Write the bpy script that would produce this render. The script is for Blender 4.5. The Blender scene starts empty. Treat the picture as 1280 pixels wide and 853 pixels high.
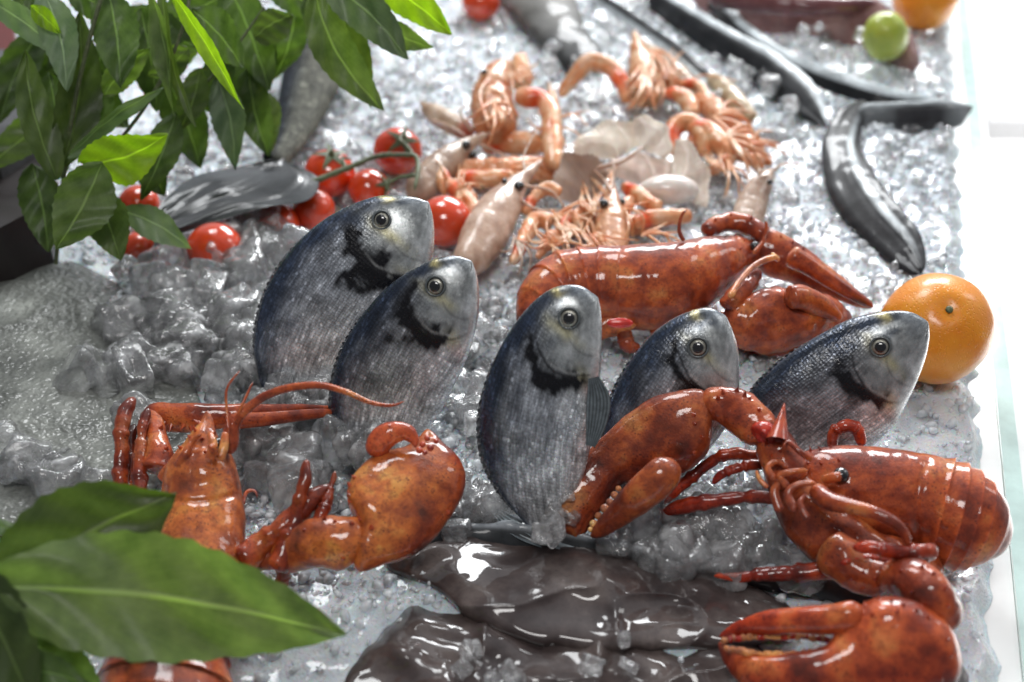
import bpy, math, random
import numpy as np
from mathutils import Vector, Matrix

random.seed(7)
rng = np.random.default_rng(7)
SC = bpy.context.scene
COL = SC.collection

# ------------------------------------------------------------------ camera (everything authored in centimetres)
FPX, CX, CY = 1500.0, 640.0, 426.5
PITCH = math.radians(35.0)
HC = 46.0
CAM = np.array([0.0, -HC / math.tan(PITCH), HC])
FWD = np.array([0.0, math.cos(PITCH), -math.sin(PITCH)])
RGT = np.array([1.0, 0.0, 0.0])
UPV = np.cross(RGT, FWD)

def ray(px, py):
    px = np.asarray(px, float); py = np.asarray(py, float)
    return FWD + ((px - CX) / FPX)[..., None] * RGT - ((py - CY) / FPX)[..., None] * UPV
def zat(px, py, h=0.0):
    """distance along the view axis at which the sight line meets the horizontal plane of height h"""
    return (HC - h) / -ray(px, py)[..., 2]
def W(px, py, z):
    return CAM + ray(px, py) * np.asarray(z, float)[..., None]
def P(px, py, h=0.0):
    return W(px, py, zat(px, py, h))
def proj(p):
    q = np.asarray(p) - CAM
    z = q @ FWD
    return CX + FPX * (q @ RGT) / z, CY - FPX * (q @ UPV) / z

# ------------------------------------------------------------------ noise
_tab = rng.random((64, 64, 64))
def vnoise(p):
    p = np.asarray(p, float)
    i = np.floor(p).astype(int); f = p - i; f = f * f * (3 - 2 * f)
    out = 0
    for a in (0, 1):
        for b in (0, 1):
            for c in (0, 1):
                w = (f[..., 0] if a else 1 - f[..., 0]) * (f[..., 1] if b else 1 - f[..., 1]) * (f[..., 2] if c else 1 - f[..., 2])
                out = out + w * _tab[(i[..., 0] + a) % 64, (i[..., 1] + b) % 64, (i[..., 2] + c) % 64]
    return out * 2 - 1
def fbm(p, o=4):
    p = np.asarray(p, float); r = 0; a = 1
    for k in range(o):
        r = r + a * vnoise(p * 2 ** k + 17.3 * k); a *= .5
    return r

# ------------------------------------------------------------------ mesh helpers
class MB:
    def __init__(s):
        s.v = []; s.f = []; s.c = []; s.uv = []; s.n = 0
    def add(s, v, f, c=None, uv=None):
        v = np.asarray(v, float).reshape(-1, 3)
        s.f += [tuple(int(i) + s.n for i in q) for q in f]
        s.v.append(v); s.n += len(v)
        s.c.append(np.ones((len(v), 3)) if c is None else np.asarray(c, float).reshape(-1, 3) * np.ones((len(v), 1)))
        s.uv.append(np.zeros((len(v), 2)) if uv is None else np.asarray(uv, float).reshape(-1, 2))
        return s
def mk(name, mb, mat, parent=None, base=None, smooth=True, flat=False):
    v = np.concatenate(mb.v); c = np.concatenate(mb.c); uv = np.concatenate(mb.uv)
    if parent is not None: base = np.array(parent.matrix_world.translation if parent.parent else parent.location) * 100
    if parent is not None and parent.get('_b') is not None: base = np.array(parent['_b'])
    if base is None: base = v.mean(0)
    me = bpy.data.meshes.new(name)
    me.from_pydata(((v - base) * 0.01).tolist(), [], mb.f)
    a = me.color_attributes.new('Col', 'FLOAT_COLOR', 'POINT')
    a.data.foreach_set('color', np.c_[c, np.ones(len(c))].astype(np.float32).ravel())
    ul = me.uv_layers.new(name='UV')
    li = np.empty(len(me.loops), np.int32); me.loops.foreach_get('vertex_index', li)
    ul.data.foreach_set('uv', uv[li].astype(np.float32).ravel())
    if smooth and not flat: me.polygons.foreach_set('use_smooth', [True] * len(me.polygons))
    me.materials.append(mat)
    o = bpy.data.objects.new(name, me); COL.objects.link(o)
    if parent is not None: o.parent = parent; o['_b'] = [float(x) for x in base]
    else: o.location = base * 0.01; o['_b'] = [float(x) for x in base]
    return o
def tag(o, label=None, cat=None, group=None, kind=None):
    if label: o['label'] = label
    if cat: o['category'] = cat
    if group: o['group'] = group
    if kind: o['kind'] = kind
    return o
def thing(name, label, cat, base, group=None):
    o = bpy.data.objects.new(name, None); COL.objects.link(o)
    o.location = np.asarray(base, float) * 0.01; o['_b'] = [float(x) for x in base]
    o.empty_display_size = .01
    return tag(o, label, cat, group)

def cr(A, t):
    """Catmull-Rom through the rows of A at parameters t in row units"""
    A = np.asarray(A, float); n = len(A)
    B = np.vstack([2 * A[0] - A[1], A, 2 * A[-1] - A[-2]])
    t = np.clip(t, 0, n - 1 - 1e-9); i = np.floor(t).astype(int); f = (t - i)[:, None]
    p0, p1, p2, p3 = B[i], B[i + 1], B[i + 2], B[i + 3]
    return .5 * (2 * p1 + (p2 - p0) * f + (2 * p0 - 5 * p1 + 4 * p2 - p3) * f ** 2 + (3 * p1 - p0 - 3 * p2 + p3) * f ** 3)
def norm(v): return v / (np.linalg.norm(v, axis=-1, keepdims=True) + 1e-12)

def grid_faces(m, n, closed=True):
    f = []
    for i in range(m - 1):
        for j in range(n if closed else n - 1):
            k = (j + 1) % n
            f.append((i * n + j, i * n + k, (i + 1) * n + k, (i + 1) * n + j))
    return f
class Sh: pass
def shell(st, n=24, m=40, k=.8, cap=(.0, .0), disp=None, col=None, dfun=None, e=1.0, idx=False, tr=(0, 1), flare=0, mb=None, bump=0, bs=1.0, nocap=False):
    """st: rows (lx,ly,rx,ry,h[,k]) - left and right outline in sight lines, height of the axis above the ice, thickness ratio"""
    A = np.array([list(r) + [k] * (6 - len(r)) for r in st], float)
    if idx: tt = np.linspace(tr[0], tr[1], m) * (len(A) - 1)
    else:
        c = (A[:, :2] + A[:, 2:4]) / 2
        d = np.r_[0, np.cumsum(np.linalg.norm(np.diff(c, axis=0), axis=1) + 1e-6)]; d /= d[-1]
        tt = np.interp(np.linspace(tr[0], tr[1], m), d, np.arange(len(A)))
    S = cr(A, tt); t = np.linspace(tr[0], tr[1], m)
    cx, cy = (S[:, 0] + S[:, 2]) / 2, (S[:, 1] + S[:, 3]) / 2
    z = zat(cx, cy, S[:, 4]) if dfun is None else dfun(cx, cy)
    L = W(S[:, 0], S[:, 1], z); R = W(S[:, 2], S[:, 3], z)
    C = (L + R) / 2; sd = (R - L) / 2
    T = norm(np.gradient(C, axis=0))
    hw = np.linalg.norm(sd, axis=1)
    g = np.ones(m)
    if cap[0] > 0: g = np.where(t < cap[0], np.sqrt(np.clip(1 - (1 - t / cap[0]) ** 2, 0, 1)), g)
    if cap[1] > 0: g = np.where(t > 1 - cap[1], np.sqrt(np.clip(1 - (1 - (1 - t) / cap[1]) ** 2, 0, 1)), g)
    if flare: g = g * (1 + flare * (np.linspace(0, 1, m) ** 2))
    D = norm(np.cross(sd, T)); sg = np.sign((D * (CAM - C)).sum(1)); D *= sg[:, None]
    th = S[:, 5] * hw
    a = np.linspace(0, 2 * np.pi, n, endpoint=False)
    ca, sa = np.cos(a), np.sin(a)
    ce = -np.sign(ca) * np.abs(ca) ** e; se = np.sign(sa) * np.abs(sa) ** e
    V = C[:, None] + (sd * g[:, None])[:, None] * ce[None, :, None] + (D * (th * g)[:, None])[:, None] * se[None, :, None]
    TT, SS = np.meshgrid(t, ce, indexing='ij'); FF = np.meshgrid(t, se, indexing='ij')[1]
    N = norm(sd[:, None] * ce[None, :, None] / (hw[:, None, None] + 1e-6) ** 2 + D[:, None] * se[None, :, None] / (th[:, None, None] + 1e-6))
    if disp is not None: V = V + N * disp(TT, SS, FF)[..., None]
    if bump: V = V + N * (bump * fbm(V * bs, 3))[..., None]
    cl = np.ones((m, n, 3)) if col is None else col(TT, SS, FF)
    arc = np.r_[0, np.cumsum(np.linalg.norm(np.diff(C, axis=0), axis=1))]
    uv = np.stack([arc[:, None] + 0 * SS, SS * hw[:, None]], -1)
    F = grid_faces(m, n)
    Vv = V.reshape(-1, 3); cc = cl.reshape(-1, 3); uu = uv.reshape(-1, 2)
    k0 = len(Vv)
    Vv = np.vstack([Vv, V[0].mean(0), V[-1].mean(0)]); cc = np.vstack([cc, cl[0].mean(0), cl[-1].mean(0)]); uu = np.vstack([uu, uv[0].mean(0), uv[-1].mean(0)])
    if not nocap:
        F += [(k0, (j + 1) % n, j) for j in range(n)] + [(k0 + 1, (m - 1) * n + j, (m - 1) * n + (j + 1) % n) for j in range(n)]
    r = Sh(); r.V = V; r.C = C; r.L = L; r.R = R; r.D = D; r.T = T; r.t = t; r.N = N; r.hw = hw; r.z = z
    r.front = V[:, :n // 2 + 1].reshape(-1, 3); r.fn = N[:, :n // 2 + 1].reshape(-1, 3)
    (mb if mb is not None else MB())
    r.mb = (mb or MB()).add(Vv, F, cc, uu)
    return r
def on(r, px, py, lift=0.0):
    """surface point of a shell under a sight line, and its normal"""
    x, y = proj(r.front); i = np.argmin((x - px) ** 2 + (y - py) ** 2)
    return r.front[i] + r.fn[i] * lift, r.fn[i]
def tube(pts, n=14, m=None, k=1.0, cap=(.06, .1), **kw):
    """pts: rows (x, y, width, h)"""
    A = np.array(pts, float); m = m or max(10, 7 * len(A))
    t = np.linspace(0, len(A) - 1, max(m, 12)); S = cr(A, t)
    S[:, 2] = np.maximum(S[:, 2], .6)
    d = norm(np.gradient(S[:, :2], axis=0)); nn = np.stack([d[:, 1], -d[:, 0]], 1) * S[:, 2:3] / 2
    st = [(s[0] + q[0], s[1] + q[1], s[0] - q[0], s[1] - q[1], s[3], k) for s, q in zip(S, nn)]
    return shell(st, n=n, m=len(st) if m < len(st) else m, cap=cap, **kw)
def sphere(c, r, ax=None, seg=24, rings=16, mb=None, sq=(1, 1, 1), col=None):
    """ax: 3x3 rows = axes; sq = radii factors"""
    ax = np.eye(3) if ax is None else ax
    th = np.linspace(0, np.pi, rings); ph = np.linspace(0, 2 * np.pi, seg, endpoint=False)
    T, Ph = np.meshgrid(th, ph, indexing='ij')
    l = np.stack([np.sin(T) * np.cos(Ph), np.sin(T) * np.sin(Ph), np.cos(T)], -1)
    v = (l * r * np.array(sq)) @ ax + np.asarray(c)
    cl = None if col is None else col(l.reshape(-1, 3))
    return (mb or MB()).add(v, grid_faces(rings, seg), cl, np.stack([T, Ph], -1))
def frame(nv):
    nv = norm(np.asarray(nv, float)); a = norm(np.cross(nv, [0.1, .2, 1.0])); b = np.cross(nv, a)
    return np.stack([a, b, nv])
def cone(mb, p, d, r, ln, col=None, seg=8):
    fr = frame(d); vs = []
    prof = [(0, 1.0), (.35, .62), (.7, .3), (1, .05)]
    for u, w in prof:
        for j in range(seg):
            a = 2 * np.pi * j / seg
            vs.append(np.asarray(p) + fr[0] * math.cos(a) * r * w + fr[1] * math.sin(a) * r * w + fr[2] * ln * u)
    mb.add(vs, grid_faces(4, seg), col)
def mix(a, b, w):
    w = np.clip(w, 0, 1)[..., None]
    return np.asarray(a) * (1 - w) + np.asarray(b) * w
def ss(a, b, x):
    t = np.clip((x - a) / (b - a), 0, 1); return t * t * (3 - 2 * t)

# ------------------------------------------------------------------ materials
class NT:
    def __init__(s, name):
        s.m = bpy.data.materials.new(name); s.m.use_nodes = True; s.t = s.m.node_tree; s.t.nodes.clear()
        s.out = s.t.nodes.new('ShaderNodeOutputMaterial')
    def n(s, typ, ins=None, **props):
        q = s.t.nodes.new('ShaderNode' + typ)
        for k_, v in props.items(): setattr(q, k_, v)
        for k_, v in (ins or {}).items():
            if isinstance(v, bpy.types.NodeSocket): s.t.links.new(v, q.inputs[k_])
            else: q.inputs[k_].default_value = v
        return q
    def cm(s, scale=100.0):
        c = s.n('TexCoord'); return s.n('VectorMath', {0: c.outputs['Object'], 'Scale': scale}, operation='SCALE').outputs[0]
    def uv(s): return s.n('UVMap', uv_map='UV').outputs[0]
    def attr(s): return s.n('Attribute', attribute_name='Col').outputs['Color']
    def noise(s, vec, scale, detail=3, rough=.55, dist=0):
        return s.n('TexNoise', {'Vector': vec, 'Scale': scale, 'Detail': detail, 'Roughness': rough, 'Distortion': dist}).outputs[0]
    def vor(s, vec, scale, feature='F1', out=0, **k_):
        return s.n('TexVoronoi', {'Vector': vec, 'Scale': scale}, feature=feature).outputs[out]
    def ramp(s, fac, stops, interp='LINEAR'):
        q = s.n('ValToRGB', {0: fac}); e = q.color_ramp; e.interpolation = interp
        while len(e.elements) < len(stops): e.elements.new(.5)
        for el, (p, c) in zip(e.elements, stops):
            el.position = p; el.color = (*(c if isinstance(c, (tuple, list)) else (c, c, c)), 1)
        return q.outputs[0]
    def mixc(s, f, a, b, mode='MIX'):
        q = s.n('Mix', data_type='RGBA', blend_type=mode)
        for i, v in ((0, f), (6, a), (7, b)):
            if isinstance(v, bpy.types.NodeSocket): s.t.links.new(v, q.inputs[i])
            else: q.inputs[i].default_value = v if i == 0 else (*v, 1)
        return q.outputs[2]
    def math(s, op, a, b=0.0, c=None):
        q = s.n('Math', operation=op)
        for i, v in ((0, a), (1, b)) + (((2, c),) if c is not None else ()):
            if isinstance(v, bpy.types.NodeSocket): s.t.links.new(v, q.inputs[i])
            else: q.inputs[i].default_value = v
        return q.outputs[0]
    def bump(s, h, strength=.3, dist=.0005, normal=None):
        ins = {'Height': h, 'Strength': strength, 'Distance': dist}
        if normal is not None: ins['Normal'] = normal
        return s.n('Bump', ins).outputs[0]
    def pbr(s, **k_):
        ins = {kk.replace('_', ' '): v for kk, v in k_.items()}
        p = s.n('BsdfPrincipled')
        for a, v in ins.items():
            if isinstance(v, bpy.types.NodeSocket): s.t.links.new(v, p.inputs[a])
            elif isinstance(v, (tuple, list)) and len(v) == 3 and p.inputs[a].type == 'RGBA': p.inputs[a].default_value = (*v, 1)
            else: p.inputs[a].default_value = v
        return p.outputs[0]
    def done(s, sh):
        s.t.links.new(sh, s.out.inputs[0]); return s.m
    def mixs(s, f, a, b):
        q = s.n('MixShader')
        for i, v in ((0, f), (1, a), (2, b)):
            if isinstance(v, bpy.types.NodeSocket): s.t.links.new(v, q.inputs[i])
            else: q.inputs[i].default_value = v
        return q.outputs[0]

def m_ice_bed():
    g = NT('crushed_ice_bed'); c = g.cm()
    n1 = g.noise(c, .35, 5); n2 = g.noise(c, 4.0, 5, .75); v = g.vor(c, 5.5)
    colr = g.ramp(n1, [(.3, (.64, .69, .74)), (.7, (.84, .88, .91))])
    h = g.math('ADD', g.math('MULTIPLY', n2, .8), g.math('MULTIPLY', v, .5))
    b = g.bump(h, .8, .0022)
    r = g.ramp(n2, [(.35, .12), (.65, .45)])
    return g.done(g.pbr(Base_Color=colr, Roughness=r, Normal=b, IOR=1.31, Subsurface_Weight=.4, Subsurface_Scale=.01, Coat_Weight=.8, Coat_Roughness=.06))
def m_grain():
    g = NT('ice_grain'); c = g.cm()
    n = g.noise(c, 1.5, 3); b = g.bump(n, .6, .003)
    gl = g.n('BsdfGlass', {'Color': (.97, .985, 1, 1), 'Roughness': .06, 'IOR': 1.31, 'Normal': b}).outputs[0]
    df = g.pbr(Base_Color=(.90, .945, .98), Roughness=.2, Normal=b, Coat_Weight=.45)
    return g.done(g.mixs(.65, gl, df))
def m_ice_clear():
    g = NT('clear_ice'); c = g.cm()
    n = g.noise(c, 1.1, 4); n2 = g.noise(c, .7, 4, .6)
    b = g.bump(n, .7, .004)
    rf = g.n('BsdfRefraction', {'Color': (1, 1, 1, 1), 'Roughness': .01, 'IOR': 1.31, 'Normal': b}).outputs[0]
    tr = g.n('BsdfTransparent', {'Color': (1, 1, 1, 1)}).outputs[0]
    gs = g.n('BsdfGlossy', {'Color': (1, 1, 1, 1), 'Roughness': .03, 'Normal': b}).outputs[0]
    fr = g.n('Fresnel', {'IOR': 1.38, 'Normal': b}).outputs[0]
    body = g.mixs(.80, rf, tr)
    df = g.mixs(.5, g.pbr(Base_Color=(.95, .96, .97), Roughness=.1, Normal=b), g.n('BsdfTranslucent', {'Color': (.97, .98, .99, 1), 'Normal': b}).outputs[0])
    f = g.ramp(n2, [(.36, .10), (.56, .30), (.72, .75)])
    return g.done(g.mixs(g.math('MULTIPLY', fr, 1.8), g.mixs(f, body, df), gs))
def m_lobster():
    g = NT('lobster_shell'); c = g.cm(); a = g.attr()
    n1 = g.noise(c, .45, 4, .6); n2 = g.noise(c, 2.6, 4, .7); sp = g.vor(c, 5.5); n3 = g.noise(c, 1.1, 3)
    base = g.ramp(n1, [(.32, (.085, .015, .008)), (.43, (.25, .038, .014)), (.55, (.48, .092, .024)), (.72, (.60, .22, .062))])
    base = g.mixc(g.ramp(n2, [(.49, 0.0), (.62, .5)]), base, (.15, .022, .010))
    spm = g.math('MULTIPLY', g.ramp(sp, [(.2, 1.0), (.36, 0.0)]), g.ramp(n3, [(.44, 0.0), (.58, .8)]))
    base = g.mixc(spm, base, (.10, .018, .012))
    base = g.mixc(1.0, base, a, 'MULTIPLY')
    h = g.math('ADD', g.math('MULTIPLY', n2, .5), g.math('MULTIPLY', g.vor(c, 9), .35))
    b = g.bump(h, .38, .0014)
    r = g.ramp(n1, [(.35, .22), (.7, .38)])
    r = .5
    return g.done(g.pbr(Base_Color=base, Roughness=r, Specular_IOR_Level=.18, Normal=b, Coat_Weight=.85, Coat_Roughness=.04, Coat_Normal=g.bump(g.math('ADD', n3, g.math('MULTIPLY', n2, .2)), .13, .002), Subsurface_Weight=.08, Subsurface_Scale=.004, Subsurface_Radius=(1, .3, .1)))
def m_prawn(name, lo, mid, hi):
    g = NT(name); c = g.cm(); a = g.attr()
    n1 = g.noise(c, .9, 4); n2 = g.noise(c, 5, 3)
    base = g.ramp(n1, [(.3, lo), (.5, mid), (.72, hi)])
    base = g.mixc(1.0, base, a, 'MULTIPLY')
    return g.done(g.pbr(Base_Color=base, Roughness=.45, Specular_IOR_Level=.25, Normal=g.bump(n2, .3, .001), Coat_Weight=.6, Coat_Roughness=.06, Coat_Normal=g.bump(n1, .25, .002), Subsurface_Weight=.35, Subsurface_Scale=.006, Subsurface_Radius=(1, .5, .3)))
def m_bream(name='bream_skin', sx=5.2, sy=6.4, coat=.6, bmp=.22, dull=False):
    g = NT(name); a = g.attr(); u = g.uv(); c = g.cm()
    # scale rows: brick-like cells in the length/height chart
    mp = g.n('VectorMath', {0: u, 1: (sx, sy, 1)}, operation='MULTIPLY').outputs[0]
    w = g.noise(u, .8, 2); mpw = g.n('VectorMath', {0: mp, 1: g.n('CombineXYZ', {0: w, 1: w}).outputs[0]}, operation='ADD').outputs[0]
    vf = g.n('TexVoronoi', {'Vector': mpw, 'Scale': 1.0, 'Randomness': .45}); cell = vf.outputs['Color']; dist = vf.outputs['Distance']
    cv = g.n('SeparateColor', {0: cell}).outputs[0]
    st = g.n('VectorMath', {0: u, 1: (.7, 4.2, 1)}, operation='MULTIPLY').outputs[0]
    streak = g.noise(st, 1.2, 4, .65); fine = g.noise(u, 14, 3, .7); big = g.noise(u, .55, 3)
    # body mask is stored in the brightness of Col > handled by head factor in UV.y of second lookup -> simple: same everywhere, weaker on head
    hm = g.n('Attribute', attribute_name='Body').outputs['Fac']
    k1 = g.math('MULTIPLY', g.ramp(cv, [(0, .8), (.5, .95), (.85, 1.1), (.95, 1.5), (1, 2.2)]), 1.0)  # brightest random scales are glints painted into the base colour
    k2 = g.ramp(streak, [(.3, .55), (.48, .9), (.58, 1.25), (.7, 1.9)])
    k = g.math('MULTIPLY', k1, k2)
    k = g.math('MULTIPLY', k, g.ramp(dist, [(.3, 1.15), (.75, .7)]))
    k = g.math('ADD', 1.0, g.math('MULTIPLY', g.math('SUBTRACT', k, 1.0), hm))
    k = g.math('MULTIPLY', k, g.ramp(fine, [(.35, .8), (.65, 1.2)]))
    k = g.math('MULTIPLY', k, g.ramp(big, [(.3, .6), (.7, 1.5)]))
    kk = g.n('CombineColor', {0: k, 1: k, 2: k}).outputs[0]
    base = g.mixc(1.0, a, kk, 'MULTIPLY')
    hgt = g.math('ADD', g.math('MULTIPLY', g.math('SUBTRACT', 1.0, dist), hm), g.math('MULTIPLY', fine, .35))
    b = g.bump(hgt, bmp, .0014)
    r = .62 if dull else g.ramp(cv, [(0, .34), (1, .18)])
    return g.done(g.pbr(Base_Color=base, Metallic=.0 if dull else .45, Roughness=r, Specular_IOR_Level=.12 if dull else .4, Normal=b, Coat_Weight=coat, Coat_Roughness=.06, Coat_Normal=g.bump(g.noise(c, 1.6, 4), .4, .003)))
def m_simple(name, col, rough=.4, coat=0, metal=0, nscale=2.0, var=.25, bs=.2, bd=.001, sub=0, trans=0, attr=False, coatr=.08, bscale=None):
    g = NT(name); c = g.cm(); n = g.noise(c, nscale, 4)
    lo = tuple(x * (1 - var) for x in col); hi = tuple(min(1, x * (1 + var)) for x in col)
    base = g.ramp(n, [(.3, lo), (.7, hi)])
    if attr: base = g.mixc(1.0, base, g.attr(), 'MULTIPLY')
    b = g.bump(g.noise(c, bscale or nscale * 3, 4), bs, bd)
    return g.done(g.pbr(Base_Color=base, Roughness=rough, Metallic=metal, Coat_Weight=coat, Coat_Roughness=coatr, Normal=b, Subsurface_Weight=sub, Subsurface_Scale=.006, Transmission_Weight=trans))
def m_wet(name, lo, mid, hi, sc=.35, bs=.35, bd=.006, bscale=.28, rough=.14, wrinkle=2.2, coat=1.0):
    g = NT(name); c = g.cm(); n = g.noise(c, sc, 5, .6); n2 = g.noise(c, 4, 4, .7)
    base = g.ramp(n, [(.3, lo), (.5, mid), (.72, hi)])
    base = g.mixc(g.ramp(n2, [(.5, 0.), (.7, .35)]), base, tuple(x * .5 for x in lo))
    base = g.mixc(1.0, base, g.attr(), 'MULTIPLY')
    b1 = g.bump(g.noise(c, bscale, 1, .5, .0), bs, bd)
    b2 = g.bump(g.noise(c, wrinkle, 4), .2, .001, b1)
    return g.done(g.pbr(Base_Color=base, Roughness=.5, Specular_IOR_Level=.2, Normal=b2, Coat_Weight=coat, Coat_Roughness=rough * .25, Coat_Normal=b1, Coat_IOR=1.5))
def m_leaf(name, dark, light, tr=.35, gloss=.35):
    g = NT(name); u = g.uv(); c = g.cm(); a = g.attr()
    sp = g.n('SeparateXYZ', {0: u}); x, y = sp.outputs[0], sp.outputs[1]
    ay = g.math('ABSOLUTE', y)
    ph = g.math('SUBTRACT', g.math('MULTIPLY', x, 11.0), g.math('MULTIPLY', ay, 5.0))
    vein = g.math('ABSOLUTE', g.math('SUBTRACT', g.math('FRACT', g.math('ADD', ph, g.math('MULTIPLY', g.noise(c, 1.5), .25))), .5))
    vm = g.ramp(vein, [(0.0, .75), (.07, 0.0)])
    mid = g.ramp(ay, [(0.02, 1.0), (.065, 0.0)])
    m = g.math('MAXIMUM', g.math('MULTIPLY', vm, .16), g.math('MULTIPLY', mid, .8))
    n = g.noise(c, .8, 4)
    base = g.ramp(n, [(.3, dark), (.7, light)])
    base = g.mixc(m, base, tuple(min(1, v * 1.9 + .02) for v in light))
    base = g.mixc(1.0, base, a, 'MULTIPLY')
    h = g.math('ADD', g.math('MULTIPLY', m, -.8), g.math('MULTIPLY', g.noise(c, 3, 4), .5))
    b = g.bump(h, .5, .0015)
    p = g.pbr(Base_Color=base, Roughness=.5, Specular_IOR_Level=.35, Normal=b, Coat_Weight=.12, Coat_Roughness=.2)
    tcol = g.mixc(1.0, base, (1.6, 1.9, .5), 'MULTIPLY')
    tl = g.n('BsdfTranslucent', {'Color': tcol, 'Normal': b}).outputs[0]
    return g.done(g.mixs(tr, p, tl))
def m_citrus(name, col, col2):
    g = NT(name); c = g.cm(); v = g.vor(c, 5.0); n = g.noise(c, .5, 3)
    base = g.ramp(n, [(.3, col), (.7, col2)])
    h = g.ramp(v, [(.0, 0.0), (.35, 1.0)])
    b = g.bump(g.math('ADD', h, g.math('MULTIPLY', g.noise(c, 1.5), .8)), .35, .0012)
    return g.done(g.pbr(Base_Color=base, Roughness=.33, Normal=b, Coat_Weight=.35, Coat_Roughness=.15, Subsurface_Weight=.15, Subsurface_Scale=.005))

M = dict(
    bed=m_ice_bed(), grain=m_grain(), ice=m_ice_clear(), lob=m_lobster(), bream=m_bream(),
    prawn=m_prawn('prawn_shell', (.30, .18, .125), (.45, .32, .24), (.60, .48, .40)),
    lang=m_prawn('langoustine_shell', (.56, .16, .05), (.66, .33, .17), (.74, .54, .40)),
    black=m_simple('eye_black', (.012, .012, .014), .12, 1.0, var=.1, bs=0),
    iris=m_simple('iris', (.42, .42, .40), .25, 1.0, .5, attr=True, nscale=6),
    tomato=m_simple('tomato_skin', (.70, .060, .012), .18, 1.0, var=.22, nscale=.45, bs=.06, sub=.2, bscale=2),
    green=m_simple('vine_green', (.085, .105, .045), .55, .1, var=.4, nscale=3),
    orange=m_citrus('orange_peel', (.78, .235, .012), (.86, .33, .02)),
    lime=m_citrus('lime_peel', (.30, .38, .03), (.44, .50, .07)),
    squid=m_wet('squid_skin', (.030, .021, .021), (.068, .050, .047), (.15, .12, .11), bs=.5, bd=.014, bscale=.30, wrinkle=1.4),
    pinksquid=m_wet('pink_squid_skin', (.16, .07, .07), (.30, .16, .15), (.42, .28, .26)),
    grey=m_wet('grey_fish_skin', (.10, .105, .10), (.19, .195, .185), (.33, .335, .32), bs=.7, bd=.003, bscale=2.4, wrinkle=9, coat=.6),
    ribbon=m_wet('ribbon_fish_skin', (.4, .4, .4), (.65, .65, .65), (1, 1, 1), bs=.25, bd=.004, rough=.3, coat=.3),
    scaled=m_bream('scaled_fish_skin', 1.25, 1.6, .0, .9, True),
    fin=m_simple('fin_membrane', (.10, .11, .115), .3, .5, var=.35, nscale=3, attr=True),
    shellw=m_simple('white_shell', (.78, .72, .66), .3, .6, var=.12, nscale=1.2, attr=True, sub=.2),
    red=m_simple('red_flesh', (.62, .03, .02), .25, .8, var=.2),
    leafd=m_leaf('leaf_dark', (.026, .048, .013), (.070, .110, .034), .36),
    leafm=m_leaf('leaf_mid', (.065, .105, .030), (.135, .190, .065), .4),
    leafl=m_leaf('leaf_lime', (.13, .22, .008), (.22, .33, .02), .5),
    leafg=m_leaf('leaf_grey', (.085, .135, .075), (.16, .22, .13), .25),
    marble=m_simple('white_counter', (.80, .81, .80), .25, .4, var=.05, nscale=.3, bs=.05),
    glass=m_simple('pale_green_glass', (.55, .72, .68), .12, .8, var=.12, nscale=.6, bs=.1),
    ground=m_simple('pale_ground', (.88, .87, .85), .7, 0, var=.05, nscale=.03),
    cratea=m_simple('crate_grey', (.07, .07, .075), .45, .1, var=.25, nscale=1),
    shadow_patch=m_simple('shadow_patch_grey', (.42, .42, .43), .7),
    crateb=m_simple('crate_brown_shade', (.010, .006, .006), .5, .1, var=.3, nscale=.5),
    crate_rim=m_simple('crate_rim', (.42, .36, .33), .5, .1, var=.2, nscale=.5),
)

# ------------------------------------------------------------------ ice bed and counter
def edge_x(y_cm, dx=0.0):
    """world x of the ice's right edge at world y (+dx)"""
    a, b = P(1187, 0), P(1258, 853)
    return a[0] + (b[0] - a[0]) * (y_cm - a[1]) / (b[1] - a[1]) + dx
def bed():
    y0, y1 = -46., 95.; xs0 = -75.
    ny = 520; nx = 460
    ys = y0 + (y1 - y0) * np.linspace(0, 1, ny)
    Y, U = np.meshgrid(ys, np.linspace(0, 1, nx), indexing='ij')
    XE = edge_x(Y) + .35 * fbm(np.stack([Y * .8, 0 * Y, 0 * Y + 3], -1), 3)
    X = xs0 + (XE - xs0) * U
    Q = np.stack([X, Y, 0 * X], -1)
    rough = .55 + .45 * vnoise(Q * .08 + 9)
    Z = .55 * fbm(Q * .22, 3) + .16 * rough * fbm(Q * .9, 3) + .07 * np.abs(fbm(Q * 2.6, 2)) - .25
    Z = np.where(Z > .9, .9, Z)
    ed = ss(0, .012, 1 - U); Z = Z * ed - 1.7 * (1 - ed)
    V = np.stack([X, Y, Z], -1)
    mb = MB().add(V, grid_faces(ny, nx, False))
    tag(mk('ice_bed', mb, M['bed'], base=np.zeros(3)), kind='structure')
bed()
def bedz(x, y):
    Q = np.stack([x, y, 0 * x], -1); return .55 * fbm(Q * .22, 3) - .25

def slab(mb, xa, xb, y0, y1, za, zb, n=2):
    """a strip that follows the counter's edge"""
    v = []
    for y in (y0, y1):
        v += [(edge_x(y, xa), y, za), (edge_x(y, xb), y, za), (edge_x(y, xb), y, zb), (edge_x(y, xa), y, zb)]
    mb.add(v, [(0, 1, 2, 3), (7, 6, 5, 4), (0, 4, 5, 1), (1, 5, 6, 2), (2, 6, 7, 3), (3, 7, 4, 0)])
ct = thing('market_counter', 'white market counter with pale green glass edge holding the ice', 'counter', (0, 10, -2))
mb = MB(); slab(mb, -95, 1.3, -60, 120, -2.6, -1.75); mk('countertop', mb, M['marble'], ct, flat=True)
mb = MB(); slab(mb, 1.32, 2.35, -60, 120, -5.5, -1.45); mk('edge_strip', mb, M['glass'], ct, flat=True)
mb = MB(); slab(mb, 2.37, 3.0, -60, 120, -5.6, -1.75); mk('rim', mb, M['marble'], ct, flat=True)
mb = MB().add([(-900, -900, -90), (900, -900, -90), (900, 1500, -90), (-900, 1500, -90)], [(0, 1, 2, 3)])
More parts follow.
